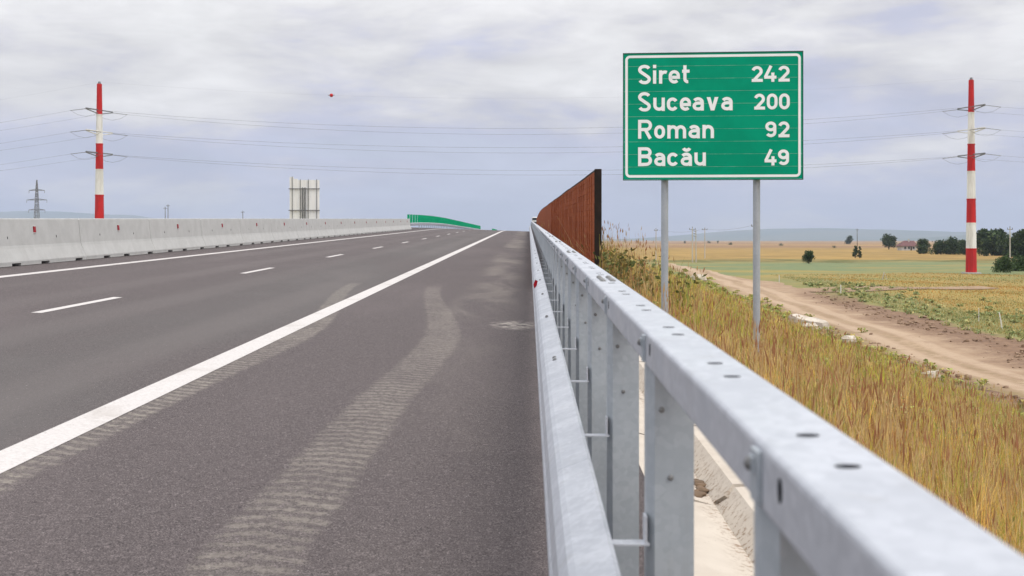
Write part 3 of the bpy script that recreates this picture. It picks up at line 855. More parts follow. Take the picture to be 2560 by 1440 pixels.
def G_u(w=114): return [[(h, XH), (h, 54)] + arc(w / 2, 56, w / 2 - h, 38, 185, 355, 10), [(w - h, XH), (w - h, 0)]]
def G_c(w=110):
    c, rx = w / 2, w / 2 - h
    return [arc(c, XH - h - 40, rx + 2, 40, 28, 180, 10) + arc(c, h + 40, rx + 2, 40, 180, 332, 10)]
def G_a(w=114):
    c, rx = w / 2 - 2, w / 2 - h
    return [arc(c, XH - h - 34, rx, 34, 150, 0, 9) + [(w - h - 2, 0)],
            [(w - h - 2, 76), (w * 0.5, 76)] + arc(w * 0.44, 46, w * 0.44 - h, 29, 90, 270, 8) + arc(w * 0.5, 46, w * 0.34, 30, -80, 5, 5)]
def G_abreve(w=114): return G_a(w) + [arc(w / 2 + 2, 184, 32, 26, 195, 345, 8)]
def G_v(w=112): return [('quad', [(0, XH), (37, XH), (w / 2 + 16, 0), (w / 2 - 18, 0)]), ('quad', [(w - 37, XH), (w, XH), (w / 2 + 18, 0), (w / 2 - 16, 0)])]
def G_o(w=108): return [bowl(w, XH)]
def G_n(w=112): return [[(h, 0), (h, XH)], [(h, 60)] + arc(w / 2, 74, w / 2 - h, 43, 175, 5, 9) + [(w - h, 0)]]
def G_m(w=186):
    q = (w - 2 * h) / 4
    return [[(h, 0), (h, XH)], [(h, 66)] + arc(h + q, 76, q, 41, 172, 8, 8) + [(h + 2 * q, 0)],
            [(h + 2 * q, 66)] + arc(h + 3 * q, 76, q, 41, 172, 8, 8) + [(w - h, 0)]]
def G_R(w=138): return [[(h, 0), (h, CH)], [(h, CH - h)] + arc(w - h - 38, CH - h - 41, 38, 41, 90, -90, 9) + [(h, CH - h - 82)], [(w * 0.50, CH - h - 80), (w - 17, 0)]]
def G_B(w=138): return [[(h, 0), (h, CH)], [(h, CH - h)] + arc(w - h - 42, CH - h - 36, 38, 36, 90, -90, 9) + [(h, CH - h - 72)],
                        [(h, 96)] + arc(w - h - 42, 57, 42, 39, 90, -90, 9) + [(h, h)]]
def G_2(w=112): return [arc(w / 2, DH - h - 38, w / 2 - h, 38, 165, -28, 11) + [(h + 8, h)], [(4, h), (w, h)]]
def G_4(w=120): return [[(w * 0.58, DH), (h, 46)], [(6, 46), (w, 46)], [(w * 0.72, 92), (w * 0.72, 0)]]
def G_0(w=112): return [bowl(w, DH)]
def G_9(w=112):
    c, rx = w / 2, w / 2 - h
    return [arc(c, DH - h - 34, rx, 34, 0, 360, 18), [(w - h, DH - h - 34), (w - h, 54)] + arc(c, 52, rx, 34, 0, -150, 9)]
GL = {'S': G_S, 'i': G_i, 'r': G_r, 'e': G_e, 't': G_t, 'u': G_u, 'c': G_c, 'a': G_a, 'ă': G_abreve, 'v': G_v, 'o': G_o, 'n': G_n, 'm': G_m,
      'R': G_R, 'B': G_B, '2': G_2, '4': G_4, '0': G_0, '9': G_9}
def ribbon(pts, wd):
    P = [Vector((x, y)) for x, y in pts]
    P = [p for i, p in enumerate(P) if i == 0 or (p - P[i - 1]).length > 0.5]
    L_, R_ = [], []
    for i, p in enumerate(P):
        d0 = (P[i] - P[i - 1]).normalized() if i else (P[1] - P[0]).normalized()
        d1 = (P[i + 1] - P[i]).normalized() if i < len(P) - 1 else d0
        if i == 0: d0 = d1
        if i in (0, len(P) - 1) and (P[0] - P[-1]).length < 1.0:
            d0 = (P[-1] - P[-2]).normalized(); d1 = (P[1] - P[0]).normalized()
        n0, n1 = Vector((-d0.y, d0.x)), Vector((-d1.y, d1.x))
        m_ = (n0 + n1)
        m_ = m_.normalized() if m_.length > 1e-6 else n0
        k = min(1.9, 1.0 / max(0.35, m_.dot(n1))) * wd / 2
        L_.append(p + m_ * k); R_.append(p - m_ * k)
    return L_, R_
def word(chars, base, label):
    for ch, x0, x1 in chars:
        mb = MB()
        for lay_, st in enumerate(GL[ch](x1 - x0)):
            yoff = -0.0034 - 0.0004 * lay_
            cv = lambda p: ((x0 + p[0] - 1004) * U, yoff, zs + (1355 - base + p[1]) * U)
            if st[0] == 'quad':
                mb.poly([cv(p) for p in reversed(st[1])]); continue
            L_, R_ = ribbon(st, SWD * (0.94 if ch in '2490' else 1.0))
            for i in range(len(L_) - 1):
                mb.poly([cv(L_[i]), cv(R_[i]), cv(R_[i + 1]), cv(L_[i + 1])])
        sgn_part(mb, 'letter' if ch.isalpha() else 'digit', M['swhite'])
word([('S', 263, 390), ('i', 412, 448), ('r', 472, 552), ('e', 568, 680), ('t', 700, 776)], 394, 'white word Siret')
word([('2', 1387, 1500), ('4', 1508, 1634), ('2', 1650, 1764)], 388, 'white number 242')
word([('S', 263, 390), ('u', 415, 530), ('c', 552, 660), ('e', 680, 790), ('a', 806, 920), ('v', 946, 1062), ('a', 1090, 1205)], 668, 'white word Suceava')
word([('2', 1412, 1522), ('0', 1538, 1646), ('0', 1658, 1766)], 664, 'white number 200')
word([('R', 263, 402), ('o', 424, 532), ('m', 555, 742), ('a', 765, 880), ('n', 904, 1018)], 945, 'white word Roman')
word([('9', 1524, 1634), ('2', 1650, 1762)], 942, 'white number 92')
word([('B', 263, 402), ('a', 424, 536), ('c', 556, 664), ('ă', 688, 802), ('u', 824, 938)], 1221, 'white word Bacău')
word([('4', 1512, 1634), ('9', 1648, 1758)], 1221, 'white number 49')
for px in (1663, 1892):
    X = (px - 1322) * YSG / F - SX
    zg = float(tz(X + SX, YSG)) - sgn.location.z
    mb = MB()
    mb.loft([[(X + 0.057 * math.cos(2 * math.pi * i / 20), 0.125 + 0.057 * math.sin(2 * math.pi * i / 20), z) for i in range(20)] for z in (zg - 0.4, zs + 1.9)])
    sgn_part(mb, 'post', M['zinc_dull'], smooth=False)
    for zb in (0.3, 1.0, 1.7):
        mb = MB(); mb.box(X - 0.08, X + 0.08, 0.031, 0.066, zs + zb, zs + zb + 0.05); sgn_part(mb, 'clamp', M['zinc_dull'])

# back of a large sign on the far carriageway
YBK = 144.0
def px(x, y): return ((x - 1322) * y / F)
def pz(v, y): return CAMZ + (600 - v) * y / F
XBK = px(761, YBK)
bks = empty('road_sign', (XBK, YBK, rz(-26, YBK)), 0, 'back of a tall pale sign with dark stiffeners beyond the median', 'road sign')
zb0, zt = pz(560, YBK), pz(450, YBK)
xs_ = np.linspace(px(724, YBK), px(799, YBK), 8)
for i in range(7):
    mb = MB(); top = zt + (0.36 if i == 0 else 0.14 if i == 1 else 0.0)
    mb.box(xs_[i] + 0.008, xs_[i + 1] - 0.008, YBK - 0.03, YBK + 0.0, zb0, top); mb.build('plank', M['alu'], bks)
for v in (731, 751, 771, 792):
    mb = MB(); x = px(v, YBK); mb.box(x - 0.03, x + 0.03, YBK - 0.10, YBK - 0.0305, zb0, zt + (0.42 if v == 731 else 0.08)); mb.build('stiffener', M['steel'], bks)
for v in (472, 526):
    mb = MB(); z = pz(v, YBK); mb.box(px(722, YBK), px(800, YBK), YBK - 0.17, YBK - 0.101, z - 0.05, z + 0.05); mb.build('cross_rail', M['steel'], bks)
for v in (757.5, 763.5):
    mb = MB(); x = px(v, YBK); mb.tube((x, YBK - 0.28, rz(-26, YBK) - 0.4), (x, YBK - 0.28, pz(469, YBK)), 0.09, n=10); mb.build('post', M['steel'], bks)

# ------------------------------------------------------------------ striped power-line towers, wires, marker
def striped_tower(x, y, hgt, bands, arms, axdir, label, r0=0.80, r1=0.37):
    t = empty('power_line_tower', (x, y, FIELD), 0, label, 'tower', 'striped power line towers')
    mb = MB(); rings = []; mi = []
    for i in range(len(bands) - 1):
        for zz in (bands[i], bands[i + 1]):
            rad = r0 + (r1 - r0) * zz / hgt
            rings.append([(x + rad * math.cos(2 * math.pi * k / 16), y + rad * math.sin(2 * math.pi * k / 16), FIELD + zz) for k in range(16)])
        mi += [i % 2] * 1
        mi += [i % 2]
    mi = mi[:-1]
    for i in range(len(bands) - 1):
        m2 = MB(); m2.loft(rings[2 * i:2 * i + 2]); m2.build('shaft_section', M['red'] if i % 2 == 0 else M['white'], t)
        if i:
            rad = r0 + (r1 - r0) * bands[i] / hgt
            m2 = MB(); m2.tube((x, y, FIELD + bands[i] - 0.07), (x, y, FIELD + bands[i] + 0.07), rad + 0.05, rad + 0.05, 16); m2.build('flange', M['white'] if i % 2 == 0 else M['red'], t)
    m2 = MB(); m2.tube((x, y, FIELD + hgt), (x, y, FIELD + hgt + 0.35), 0.25, 0.18, 8); m2.build('top_bracket', M['pylon'], t)
    m2 = MB(); m2.box(x - 1.1, x + 1.1, y - 1.1, y + 1.1, FIELD - 0.5, FIELD + 0.25); m2.build('footing', M['barrier'], t)
    ends = []
    for a_i, za in enumerate(arms):
        d = Vector((axdir[0], axdir[1], 0))
        n_, f_ = Vector((x, y, FIELD + za)) + d, Vector((x, y, FIELD + za)) - d
        m2 = MB()
        m2.tube(n_ + Vector((0, 0, 0.12)), f_ + Vector((0, 0, 0.12)), 0.085, n=6)
        m2.tube(n_, Vector((x, y, FIELD + za - 0.5)), 0.08, n=6); m2.tube(f_, Vector((x, y, FIELD + za - 0.5)), 0.08, n=6)
        m2.build('crossarm', M['white'] if a_i == 1 else M['pylon'], t)
        ends.append((n_, f_))
        for e in (n_, f_):
            for s in (-1, 1):
                m2 = MB(); m2.tube(e, e + Vector((s * 2.3, 0, -0.28)), 0.04, n=6); m2.build('insulator', M['insul'], t)
    return t, ends
DT = 178.0
HT = 485 * DT / F
k_ = DT / F
bR = [0, 63 * k_, 127 * k_, 187 * k_, 256 * k_, 324 * k_, 403 * k_, HT]
tR, eR = striped_tower(px(2428, DT), DT, HT, bR, (24.7, 21.35, 17.6), (0.92, -3.0), 'red and white striped power line tower standing in the field, at right')
DL = 182.5
bL = [0, (669 - 622) * DL / F + 3.6, 0, 0, 0, 0, 0, HT]
def lh(v): return pz(v, DL) - FIELD
bL = [0, 3.8, lh(547) - 0.4, lh(488), lh(424), lh(360), lh(287), HT]
bL = [0, lh(616), lh(552), lh(488), lh(424), lh(360), lh(287), HT]
bL[0:3] = [0, 0.01, lh(552)] if False else [0, lh(616), lh(552)]
tL, eL = striped_tower(px(248.5, DL), DL, HT, bL, (lh(277), lh(330), lh(384)), (-0.95, -3.0), 'red and white striped power line tower rising behind the concrete barrier, at left')
def wire_pts(a, b, sag, n=26):
    return [tuple(Vector(a).lerp(Vector(b), i / n) - Vector((0, 0, sag * 4 * (i / n) * (1 - i / n)))) for i in range(n + 1)]
lev = ['top', 'middle', 'bottom']
for L in range(3):
    for s in range(2):
        a, b = eL[L][s], eR[L][s]
        lead = Vector((2.3, 0, -0.28)); leadn = Vector((-2.3, 0, -0.28))
        mb = MB()
        fl = Vector((-238, 262 + (3 if s else -3), a.z - 1.0)); fr = Vector((250, 172 + (3 if s else -3), b.z + 1.5))
        mb.path(wire_pts(fl, a + leadn, 4.0), 0.012, 5)
        mb.path([tuple(a + leadn), tuple(a + Vector((-1.2, 0, -0.9))), tuple(a + Vector((0, 0, -1.15))), tuple(a + Vector((1.2, 0, -0.9))), tuple(a + lead)], 0.018, 5)
        mb.path(wire_pts(a + lead, b + leadn, (2.9, 2.45, 2.3)[L] + 0.35 * s), 0.014, 5)
        mb.path([tuple(b + leadn), tuple(b + Vector((-1.2, 0, -0.9))), tuple(b + Vector((0, 0, -1.15))), tuple(b + Vector((1.2, 0, -0.9))), tuple(b + lead)], 0.018, 5)
        mb.path(wire_pts(b + lead, fr, 4.0), 0.012, 5)
        tag(mb.build('power_wire', M['wire']), '%s %s power wire strung between the two striped towers' % (lev[L], ('nearer', 'farther')[s]), 'wire', 'power wires across the sky')
tl_, tr_ = Vector((px(252, DL), DL, FIELD + HT + 0.3)), Vector((px(2425, DT), DT, FIELD + HT + 0.3))
ew = wire_pts(tl_, tr_, 2.75, 60)
mb = MB(); mb.path(ew, 0.004, 5); mb.path(wire_pts(Vector((-238, 262, tl_.z - 1)), tl_, 4.0), 0.004, 5); mb.path(wire_pts(tr_, Vector((250, 172, tr_.z + 1)), 4.0), 0.004, 5)
tag(mb.build('earth_wire', M['wire']), 'thin topmost wire joining the two striped tower tops', 'wire')
bx = px(829, 181.5)
pt = min(ew, key=lambda p: abs(p[0] - bx))
mb = MB(); mb.ico((bx, pt[1], pt[2] - 0.03), 0.27, nu=16, nv=11)
ball = empty('warning_ball', (bx, pt[1], pt[2]), 0, 'small red warning ball hanging on the topmost wire', 'marker ball')
mb.build('shell', M['red'], ball, smooth=True)
mb = MB(); mb.tube((bx - 0.5, pt[1], pt[2] - 0.01), (bx + 0.5, pt[1], pt[2] + 0.01), 0.06, n=6); mb.build('clamp', M['steel'], ball)

# far lattice pylon
YP = 620.0
XP = px(92, YP)
py = empty('lattice_pylon', (XP, YP, FIELD), 0, 'faint grey steel lattice pylon far behind the concrete barrier', 'pylon')
ptop = pz(450, YP) - FIELD
def hw_(z): return 1.35 * (1 - z / ptop) ** 0.8 + 0.14 if z < ptop * 0.999 else 0.14
for sx in (-1, 1):
    for sy in (-1, 1):
        mb = MB(); mb.path([(XP + sx * hw_(z), YP + sy * hw_(z), FIELD + z) for z in np.linspace(0, ptop, 9)], 0.15, 4); mb.build('leg', M['pylon'], py)
mb = MB()
lv = list(np.linspace(2, ptop * 0.97, 13))
for a, b in zip(lv[:-1], lv[1:]):
    for sx in (-1, 1):
        mb.tube((XP - sx * hw_(a), YP - hw_(a), FIELD + a), (XP + sx * hw_(b), YP - hw_(b), FIELD + b), 0.08, n=4)
        mb.tube((XP - sx * hw_(a), YP + hw_(a), FIELD + a), (XP + sx * hw_(b), YP + hw_(b), FIELD + b), 0.08, n=4)
        mb.tube((XP + sx * hw_(a), YP - hw_(a), FIELD + a), (XP + sx * hw_(b), YP + hw_(b), FIELD + b), 0.08, n=4)
mb.build('bracing', M['pylon'], py)
for v, w_ in ((476, 4.0), (500, 5.2), (525, 4.2)):
    z = pz(v, YP)
    for s in (-1, 1):
        mb = MB(); mb.tube((XP, YP, z + 0.7), (XP + s * w_, YP, z), 0.14, n=4); mb.tube((XP, YP, z), (XP + s * w_, YP, z), 0.14, n=4)
        mb.tube((XP + s * w_, YP, z), (XP + s * w_, YP, z - 1.4), 0.1, n=4); mb.build('crossarm', M['pylon'], py)

# ------------------------------------------------------------------ utility poles
def utility_pole(vx, vtop, vbase, label, arm=0.0, r=0.15, legs=1, mat='pole'):
    y = (CAMZ - FIELD) * F / (vbase - 600)
    x = px(vx, y); z1 = pz(vtop, y); zg = float(tz(x, y))
    t = empty('utility_pole', (x, y, zg), 0, label, 'utility pole', 'utility poles in the fields')
    mb = MB(); mb.tube((x, y, zg - 0.5), (x, y, z1), r, r * 0.62, 10); mb.build('shaft', M[mat], t)
    if legs == 2:
        mb = MB(); mb.tube((x + 0.95, y + 0.8, zg - 0.5), (x + 0.85, y + 0.6, z1 - 0.35), r, r * 0.62, 10); mb.build('shaft', M[mat], t)
        for q in (0.78, 0.86, 0.93):
            mb = MB(); zq = zg + (z1 - zg) * q; mb.tube((x - 0.1, y, zq), (x + 1.0, y + 0.7, zq - 0.3), 0.06, n=6); mb.build('brace', M['steel'], t)
    if arm:
        mb = MB(); mb.box(x - arm, x + arm, y - 0.06, y + 0.06, z1 - 0.42, z1 - 0.30); mb.build('crossarm', M['steel'], t)
        for q in (-1, 0, 1):
            mb = MB(); mb.tube((x + q * arm * 0.9, y, z1 - 0.30 if q else z1), (x + q * arm * 0.9, y, z1 - 0.02 if q else z1 + 0.28), 0.06, n=6); mb.build('insulator', M['insul'], t)
    return t, Vector((x, y, z1 - 0.1))
u1, a1 = utility_pole(1640, 573, 648, 'pale concrete utility pole just left of the green sign posts', 0.45)
u2, a2 = utility_pole(1731, 570, 656, 'double concrete utility pole with braces, between the green sign posts', 0.7, legs=2)
u3, a3 = utility_pole(1762, 571, 646, 'pale single utility pole beside the double pole', 0.75)
u4, a4 = utility_pole(1884, 561, 668, 'concrete utility pole half hidden by the right sign post', 0.4)
u5, a5 = utility_pole(2143, 573, 630, 'thin dark utility pole rising behind the twin bushes', 0.5, mat='bark')
u6, a6 = utility_pole(2525, 569, 662, 'weathered utility pole among the trees at the right picture edge', 0.55)
y7 = 520.0
for v, top, lab in ((413, 517, 'shorter of two thin far poles behind the barrier'), (420, 511, 'taller of two thin far poles behind the barrier'), (607, 527, 'lone thin far pole behind the barrier, left of the sign back')):
    x = px(v, y7); z1 = pz(top, y7)
    t = empty('utility_pole', (x, y7, FIELD), 0, lab, 'utility pole', 'far poles behind the barrier')
    mb = MB(); mb.tube((x, y7, FIELD - 0.5), (x, y7, z1), 0.22, 0.14, 8); mb.build('shaft', M['pylon'], t)
    mb = MB(); mb.box(x - 0.8, x + 0.8, y7 - 0.08, y7 + 0.08, z1 - 0.7, z1 - 0.5); mb.build('crossarm', M['pylon'], t)
mb = MB(); mb.path(wire_pts(a3, a4, 0.6), 0.02, 5)
tag(mb.build('pole_wire', M['wire']), 'thin wire between the single pole and the half hidden pole', 'wire')
mb = MB(); mb.path(wire_pts(a1, a3, 0.8), 0.02, 5)
tag(mb.build('pole_wire', M['wire']), 'thin wire between the leftmost pale pole and the single pole', 'wire')

# ------------------------------------------------------------------ foliage meshes
def vcol_mesh(name, V, Fq, C, mat):
    me = bpy.data.meshes.new(name)
    nv, nf = len(V), len(Fq)
    k = Fq.shape[1]
    me.vertices.add(nv); me.vertices.foreach_set('co', np.ascontiguousarray(V, np.float32).ravel())
    me.loops.add(nf * k); me.loops.foreach_set('vertex_index', np.ascontiguousarray(Fq, np.int32).ravel())
    me.polygons.add(nf); me.polygons.foreach_set('loop_start', np.arange(0, nf * k, k, dtype=np.int32))
    a = me.color_attributes.new('col', 'FLOAT_COLOR', 'POINT')
    a.data.foreach_set('color', np.ascontiguousarray(np.c_[C, np.ones(nv)], np.float32).ravel())
    me.materials.append(mat); me.update(calc_edges=True); me.validate()
    return me
def leaf_cloud(P, Nrm, size, col, r):
    """one rhombic leaf clump face per point"""
    n = len(P)
    a = r.normal(size=(n, 3)); a /= np.linalg.norm(a, axis=1)[:, None]
    Nn = Nrm + 0.9 * r.normal(size=(n, 3)); Nn /= np.linalg.norm(Nn, axis=1)[:, None]
    u = np.cross(Nn, a); u /= np.linalg.norm(u, axis=1)[:, None] + 1e-9
    v = np.cross(Nn, u)
    s = size[:, None]
    V = np.stack([P - u * s, P - v * s * 0.55, P + u * s, P + v * s * 0.55], 1).reshape(-1, 3)
    Fq = np.arange(4 * n).reshape(n, 4)
    return V, Fq, np.repeat(col, 4, axis=0)
TREE_C = np.array([(0.038, 0.066, 0.026), (0.055, 0.092, 0.032), (0.085, 0.120, 0.042), (0.026, 0.048, 0.021)])
def tree(x, y, hgt, wid, label, cat='tree', name='tree', n=1500, shape='round', trunk=0.16, seed=0, cols=TREE_C, group='trees and bushes beyond the fields', zg=None, lsize=None):
    r = np.random.default_rng(seed + 100)
    zg = float(tz(x, y)) if zg is None else zg
    t = empty(name, (x, y, zg), 0, label, cat, group)
    base = hgt * trunk
    nl = 20; n = int(n * 1.7)
    lob = []
    for i in range(nl):
        zf = r.uniform(0.08, 0.95)
        if shape == 'cone': rad = (1 - zf) * 0.8 + 0.1
        elif shape == 'bush': rad = math.sqrt(max(0.05, 1 - (zf * 0.95) ** 2))
        else: rad = math.sqrt(max(0.05, 1 - (2 * zf - 1) ** 2))
        an = r.uniform(0, 6.28); rr = rad * r.uniform(0.25, 0.78)
        lob.append((rr * math.cos(an) * wid / 2, rr * math.sin(an) * wid / 2, base + zf * (hgt - base) * 0.93, r.uniform(0.20, 0.32) * wid * (0.6 + 0.5 * rad), r.uniform(0.6, 1.25)))
    P, Nn, Cc, S = [], [], [], []
    per = n // nl
    for lx, ly, lz, lr, lt in lob:
        d = r.normal(size=(per, 3)); d /= np.linalg.norm(d, axis=1)[:, None]
        rad = lr * r.uniform(0.45, 1.12, per)[:, None]
        p = np.array([x + lx, y + ly, zg + lz]) + d * rad * np.array([1, 1, 0.78])
        keep = p[:, 2] > zg + base * 0.5
        p, d = p[keep], d[keep]
        P.append(p); Nn.append(d)
        c = cols[r.integers(0, len(cols), len(p))] * lt * r.uniform(0.75, 1.3, len(p))[:, None]
        Cc.append(c); S.append(r.uniform(0.6, 1.3, len(p)) * (lsize or 0.055 * math.sqrt(wid * hgt)))
    V, Fq, C = leaf_cloud(np.concatenate(P), np.concatenate(Nn), np.concatenate(S), np.concatenate(Cc), r)
    o = link('crown', vcol_mesh('crown', V, Fq, C, M['leaf']), t)
    mb = MB()
    tr_ = 0.035 * hgt + 0.03
    mb.path([(x, y, zg - 0.3), (x + 0.02 * wid, y, zg + hgt * 0.3), (x - 0.02 * wid, y, zg + hgt * 0.7)], [tr_, tr_ * 0.75, tr_ * 0.3], 7)
    for lx, ly, lz, lr, lt in lob[:7]:
        mb.path([(x, y, zg + max(base * 0.7, lz * 0.45)), (x + lx * 0.5, y + ly * 0.5, zg + lz * 0.8), (x + lx, y + ly, zg + lz)], [tr_ * 0.45, tr_ * 0.3, tr_ * 0.12], 5)
    mb.build('trunk', M['bark'], t)
    return t
def by_px(v, vbase): 
    y = (CAMZ - FIELD) * F / (vbase - 600); return px(v, y), y
def tree_px(v, vt, vb, wpx, label, **k):
    x, y = by_px(v, vb)
    wide = 1.3 if 6 <= k.get('seed', 0) <= 13 else 1.0
    return tree(x, y, (vb - vt) * y / F, wpx * wide * y / F, label, **k)
tree_px(2022, 627, 660, 30, 'round dark bush standing alone in the golden field', cat='bush', name='bush', shape='bush', trunk=0.05, seed=1, n=1400)
tree_px(2138, 612, 645, 15, 'left of the twin dark bushes at the edge of the golden field', cat='bush', name='bush', shape='bush', trunk=0.05, seed=2, n=1000)
tree_px(2149, 613, 645, 11, 'right of the twin dark bushes at the edge of the golden field', cat='bush', name='bush', shape='bush', trunk=0.05, seed=3, n=900)
tree_px(2125, 587, 610.5, 27, 'dark cone shaped tree far off against the blue hills', shape='cone', trunk=0.03, seed=4, n=1100)
tree_px(2222, 587, 624, 38, 'round dark tree left of the red roofed house', seed=5, n=1600)
tree_px(2308, 600, 635, 32, 'low bushy tree right beside the house', seed=6, trunk=0.05, shape='bush', n=1400)
tree_px(2352, 603, 636, 36, 'left half of the low dark tree clump behind the striped tower', seed=7, trunk=0.05, shape='bush', n=1400)
tree_px(2385, 596, 636, 44, 'taller dark tree touching the left side of the striped tower', seed=8, trunk=0.05, shape='bush', n=1500)
tree_px(2412, 601, 637, 36, 'low dark tree directly behind the striped tower', seed=9, trunk=0.05, shape='bush', n=1300)
tree_px(2466, 575, 640, 50, 'tall dark tree just right of the striped tower', seed=10, trunk=0.04, shape='bush', n=2400)
tree_px(2500, 573, 639, 56, 'tallest dark tree between striped tower and weathered pole', seed=11, trunk=0.04, shape='bush', n=2600)
tree_px(2536, 584, 642, 42, 'dark tree directly behind the weathered pole', seed=12, trunk=0.04, shape='bush', n=2000)
tree_px(2566, 576, 650, 60, 'dark tree cut by the right picture edge', seed=13, trunk=0.04, shape='bush', n=2600)
SHR = np.array([(0.075, 0.125, 0.040), (0.10, 0.15, 0.05), (0.055, 0.095, 0.032)])
tree_px(2508, 643, 681, 50, 'bright green shrub below the weathered pole', cat='bush', name='bush', shape='bush', trunk=0.03, seed=14, cols=SHR, n=1500)
tree_px(2552, 640, 678, 56, 'bright green shrub cut by the right picture edge', cat='bush', name='bush', shape='bush', trunk=0.03, seed=15, cols=SHR, n=1500)
for i, (v, vt, vb, wp, lab) in enumerate(((1712, 602, 608.5, 7, 'tiny far bush on the horizon left of the double pole'), (1773, 602.5, 608, 13, 'tiny wide far bush right of the single pole'),
                                          (1795, 601, 608.5, 6, 'tiny upright far bush near the single pole'), (1826, 606, 612.5, 14, 'small brown far bush between the sign posts'),
                                          (1952, 609, 614.5, 14, 'small brown far bush right of the sign posts'), (2085, 615, 620, 14, 'small low far bush left of the twin bushes'))):
    tree_px(v, vt, vb, wp, lab, cat='bush', name='bush', shape='bush', trunk=0.03, seed=20 + i, n=350)

# ------------------------------------------------------------------ house among the trees
xh, yh = by_px(2272, 626)
hs = empty('farm_house', (xh, yh, FIELD), 0, 'small farmhouse with red brown roof beside the trees', 'house')
z0 = float(tz(xh, yh))
mb = MB(); mb.box(xh - 3.4, xh + 3.8, yh, yh + 7, z0 - 0.3, z0 + 2.3); mb.build('wall', M['plaster'], hs)
mb = MB()
mb.loft([[(xh - 4.2, yh - 0.6, z0 + 2.0), (xh - 4.2, yh - 0.6, z0 + 2.15), (xh - 1.4, yh + 3.5, z0 + 4.7), (xh - 4.2, yh + 7.6, z0 + 2.15), (xh - 4.2, yh + 7.6, z0 + 2.0)],
         [(xh + 4.4, yh - 0.6, z0 + 2.0), (xh + 4.4, yh - 0.6, z0 + 2.15), (xh + 3.6, yh + 3.5, z0 + 4.7), (xh + 4.4, yh + 7.6, z0 + 2.15), (xh + 4.4, yh + 7.6, z0 + 2.0)]])
rfo = mb.build('roof', M['tile'], hs)
mb = MB(); mb.box(xh + 0.6, xh + 1.1, yh + 2.6, yh + 3.2, z0 + 4.0, z0 + 5.5); mb.build('chimney', M['plaster'], rfo)
for dx in (-2.2, -0.4, 1.9):
    mb = MB(); mb.box(xh + dx, xh + dx + 0.9, yh - 0.06, yh - 0.002, z0 + 0.7, z0 + 1.8); mb.build('window', M['glass'], hs)
mb = MB(); mb.box(xh + 0.8, xh + 1.6, yh - 0.06, yh - 0.002, z0, z0 + 1.9); mb.build('door', M['bark'], hs)

# ------------------------------------------------------------------ rubble, stakes
rub = empty('rubble_slab', (*by_px(2032, 829), FIELD), 0, 'pale broken concrete slab lying at the edge of the dirt track', 'rubble')
xr_, yr_ = by_px(2036, 829)
zr_ = float(tz(xr_, yr_)) + 0.30
mb = MB()
pr = random.Random(5)
outl = [(-1.15, 1.0), (-0.75, 0.45), (-0.3, 0.1), (0.35, -0.25), (0.75, -0.15), (0.72, 0.2), (0.3, 0.5), (-0.2, 0.75), (-0.7, 1.15)]
mb.loft([[(xr_ + a * s + (0.02 if k else 0), yr_ + b * s * 1.6, zr_ + dz + 0.28 * b + 0.06 * pr.random()) for a, b in outl] for k, (s, dz) in enumerate(((0.93, -0.42), (1.0, -0.22), (0.98, -0.02), (0.90, 0.08)))])
rub.location = (xr_, yr_, zr_ - 0.3)
mb.build('broken_slab', M['rubble'], rub)
mb = MB(); mb.ico((xr_ - 0.55, yr_ - 1.0, zr_ - 0.15), 0.42, 1.1, 1.0, 0.7, 4, 0.22); mb.build('chunk', M['rubble'], rub)
mb = MB(); mb.ico((xr_ - 0.1, yr_ - 1.2, zr_ - 0.25), 0.26, 1.2, 1.0, 0.7, 9, 0.22); mb.build('chunk', M['rubble'], rub)
for i, (v, vb, s, lab) in enumerate(((1745, 705, 0.8, 'pale stones beside the far bend of the dirt track'), (1752, 702, 0.5, 'small pale stone next to the far bend stones'),
                                     (2330, 972, 0.28, 'small pale stone near the track in the grass at right'), (2120, 868, 0.35, 'small stone on the near edge of the track'))):
    x, y = by_px(v, vb); mb = MB(); mb.ico((x, y, float(tz(x, y)) + 0.1 + s * 0.3), s, 1.2, 1, 0.7, 30 + i, 0.2)
    tag(mb.build('stone', M['rubble']), lab, 'stone', 'stones along the dirt track')
cl = MB()
for k in range(650):
    y = 30 + 85 * random.random() ** 1.3
    if random.random() < 0.7: x = 16.6 + 0.094 * y + random.gauss(-0.2, 0.9)
    else: x = 12.3 + 0.0588 * y + abs(random.gauss(0.2, 0.8))
    rr_ = random.choice((0.03, 0.04, 0.05, 0.07, 0.11)) * random.uniform(0.7, 1.3)
    cl.ico((x, y, float(tz(x, y)) + 0.05 + rr_ * 0.3), rr_, 1.2, 1.1, 0.7, k, 0.25, nu=6, nv=4)
tag(cl.build('earth_clods', M['clod']), 'dark clods of earth strewn along the dirt track edges', 'soil', kind='stuff')
def stake(v, vt, vb, lab, lean=0.0, r=0.035):
    x, y = by_px(v, vb); zg = float(tz(x, y)); hh = (vb - vt) * y / F
    mb = MB(); mb.path([(x, y, zg - 0.2), (x + lean * 0.5, y, zg + hh * 0.5), (x + lean, y, zg + hh), (x + lean, y, zg + hh + 0.02)], [r, r, r * 0.9, r * 0.4], 7)
    tag(mb.build('marker_stake', M['white']), lab, 'stake', 'white stakes beside the dirt track')
stake(2506, 783, 823, 'white leaning stake beside the track near the right picture edge', -0.18)
stake(2447, 772, 806, 'thin pale stake left of the leaning white stake', 0.0, 0.02)
stake(2102, 713, 738, 'short white stake at the weedy verge above the track', 0.0, 0.045)
stake(1948, 692, 710, 'small white stake where the side path leaves the track', 0.0, 0.05)
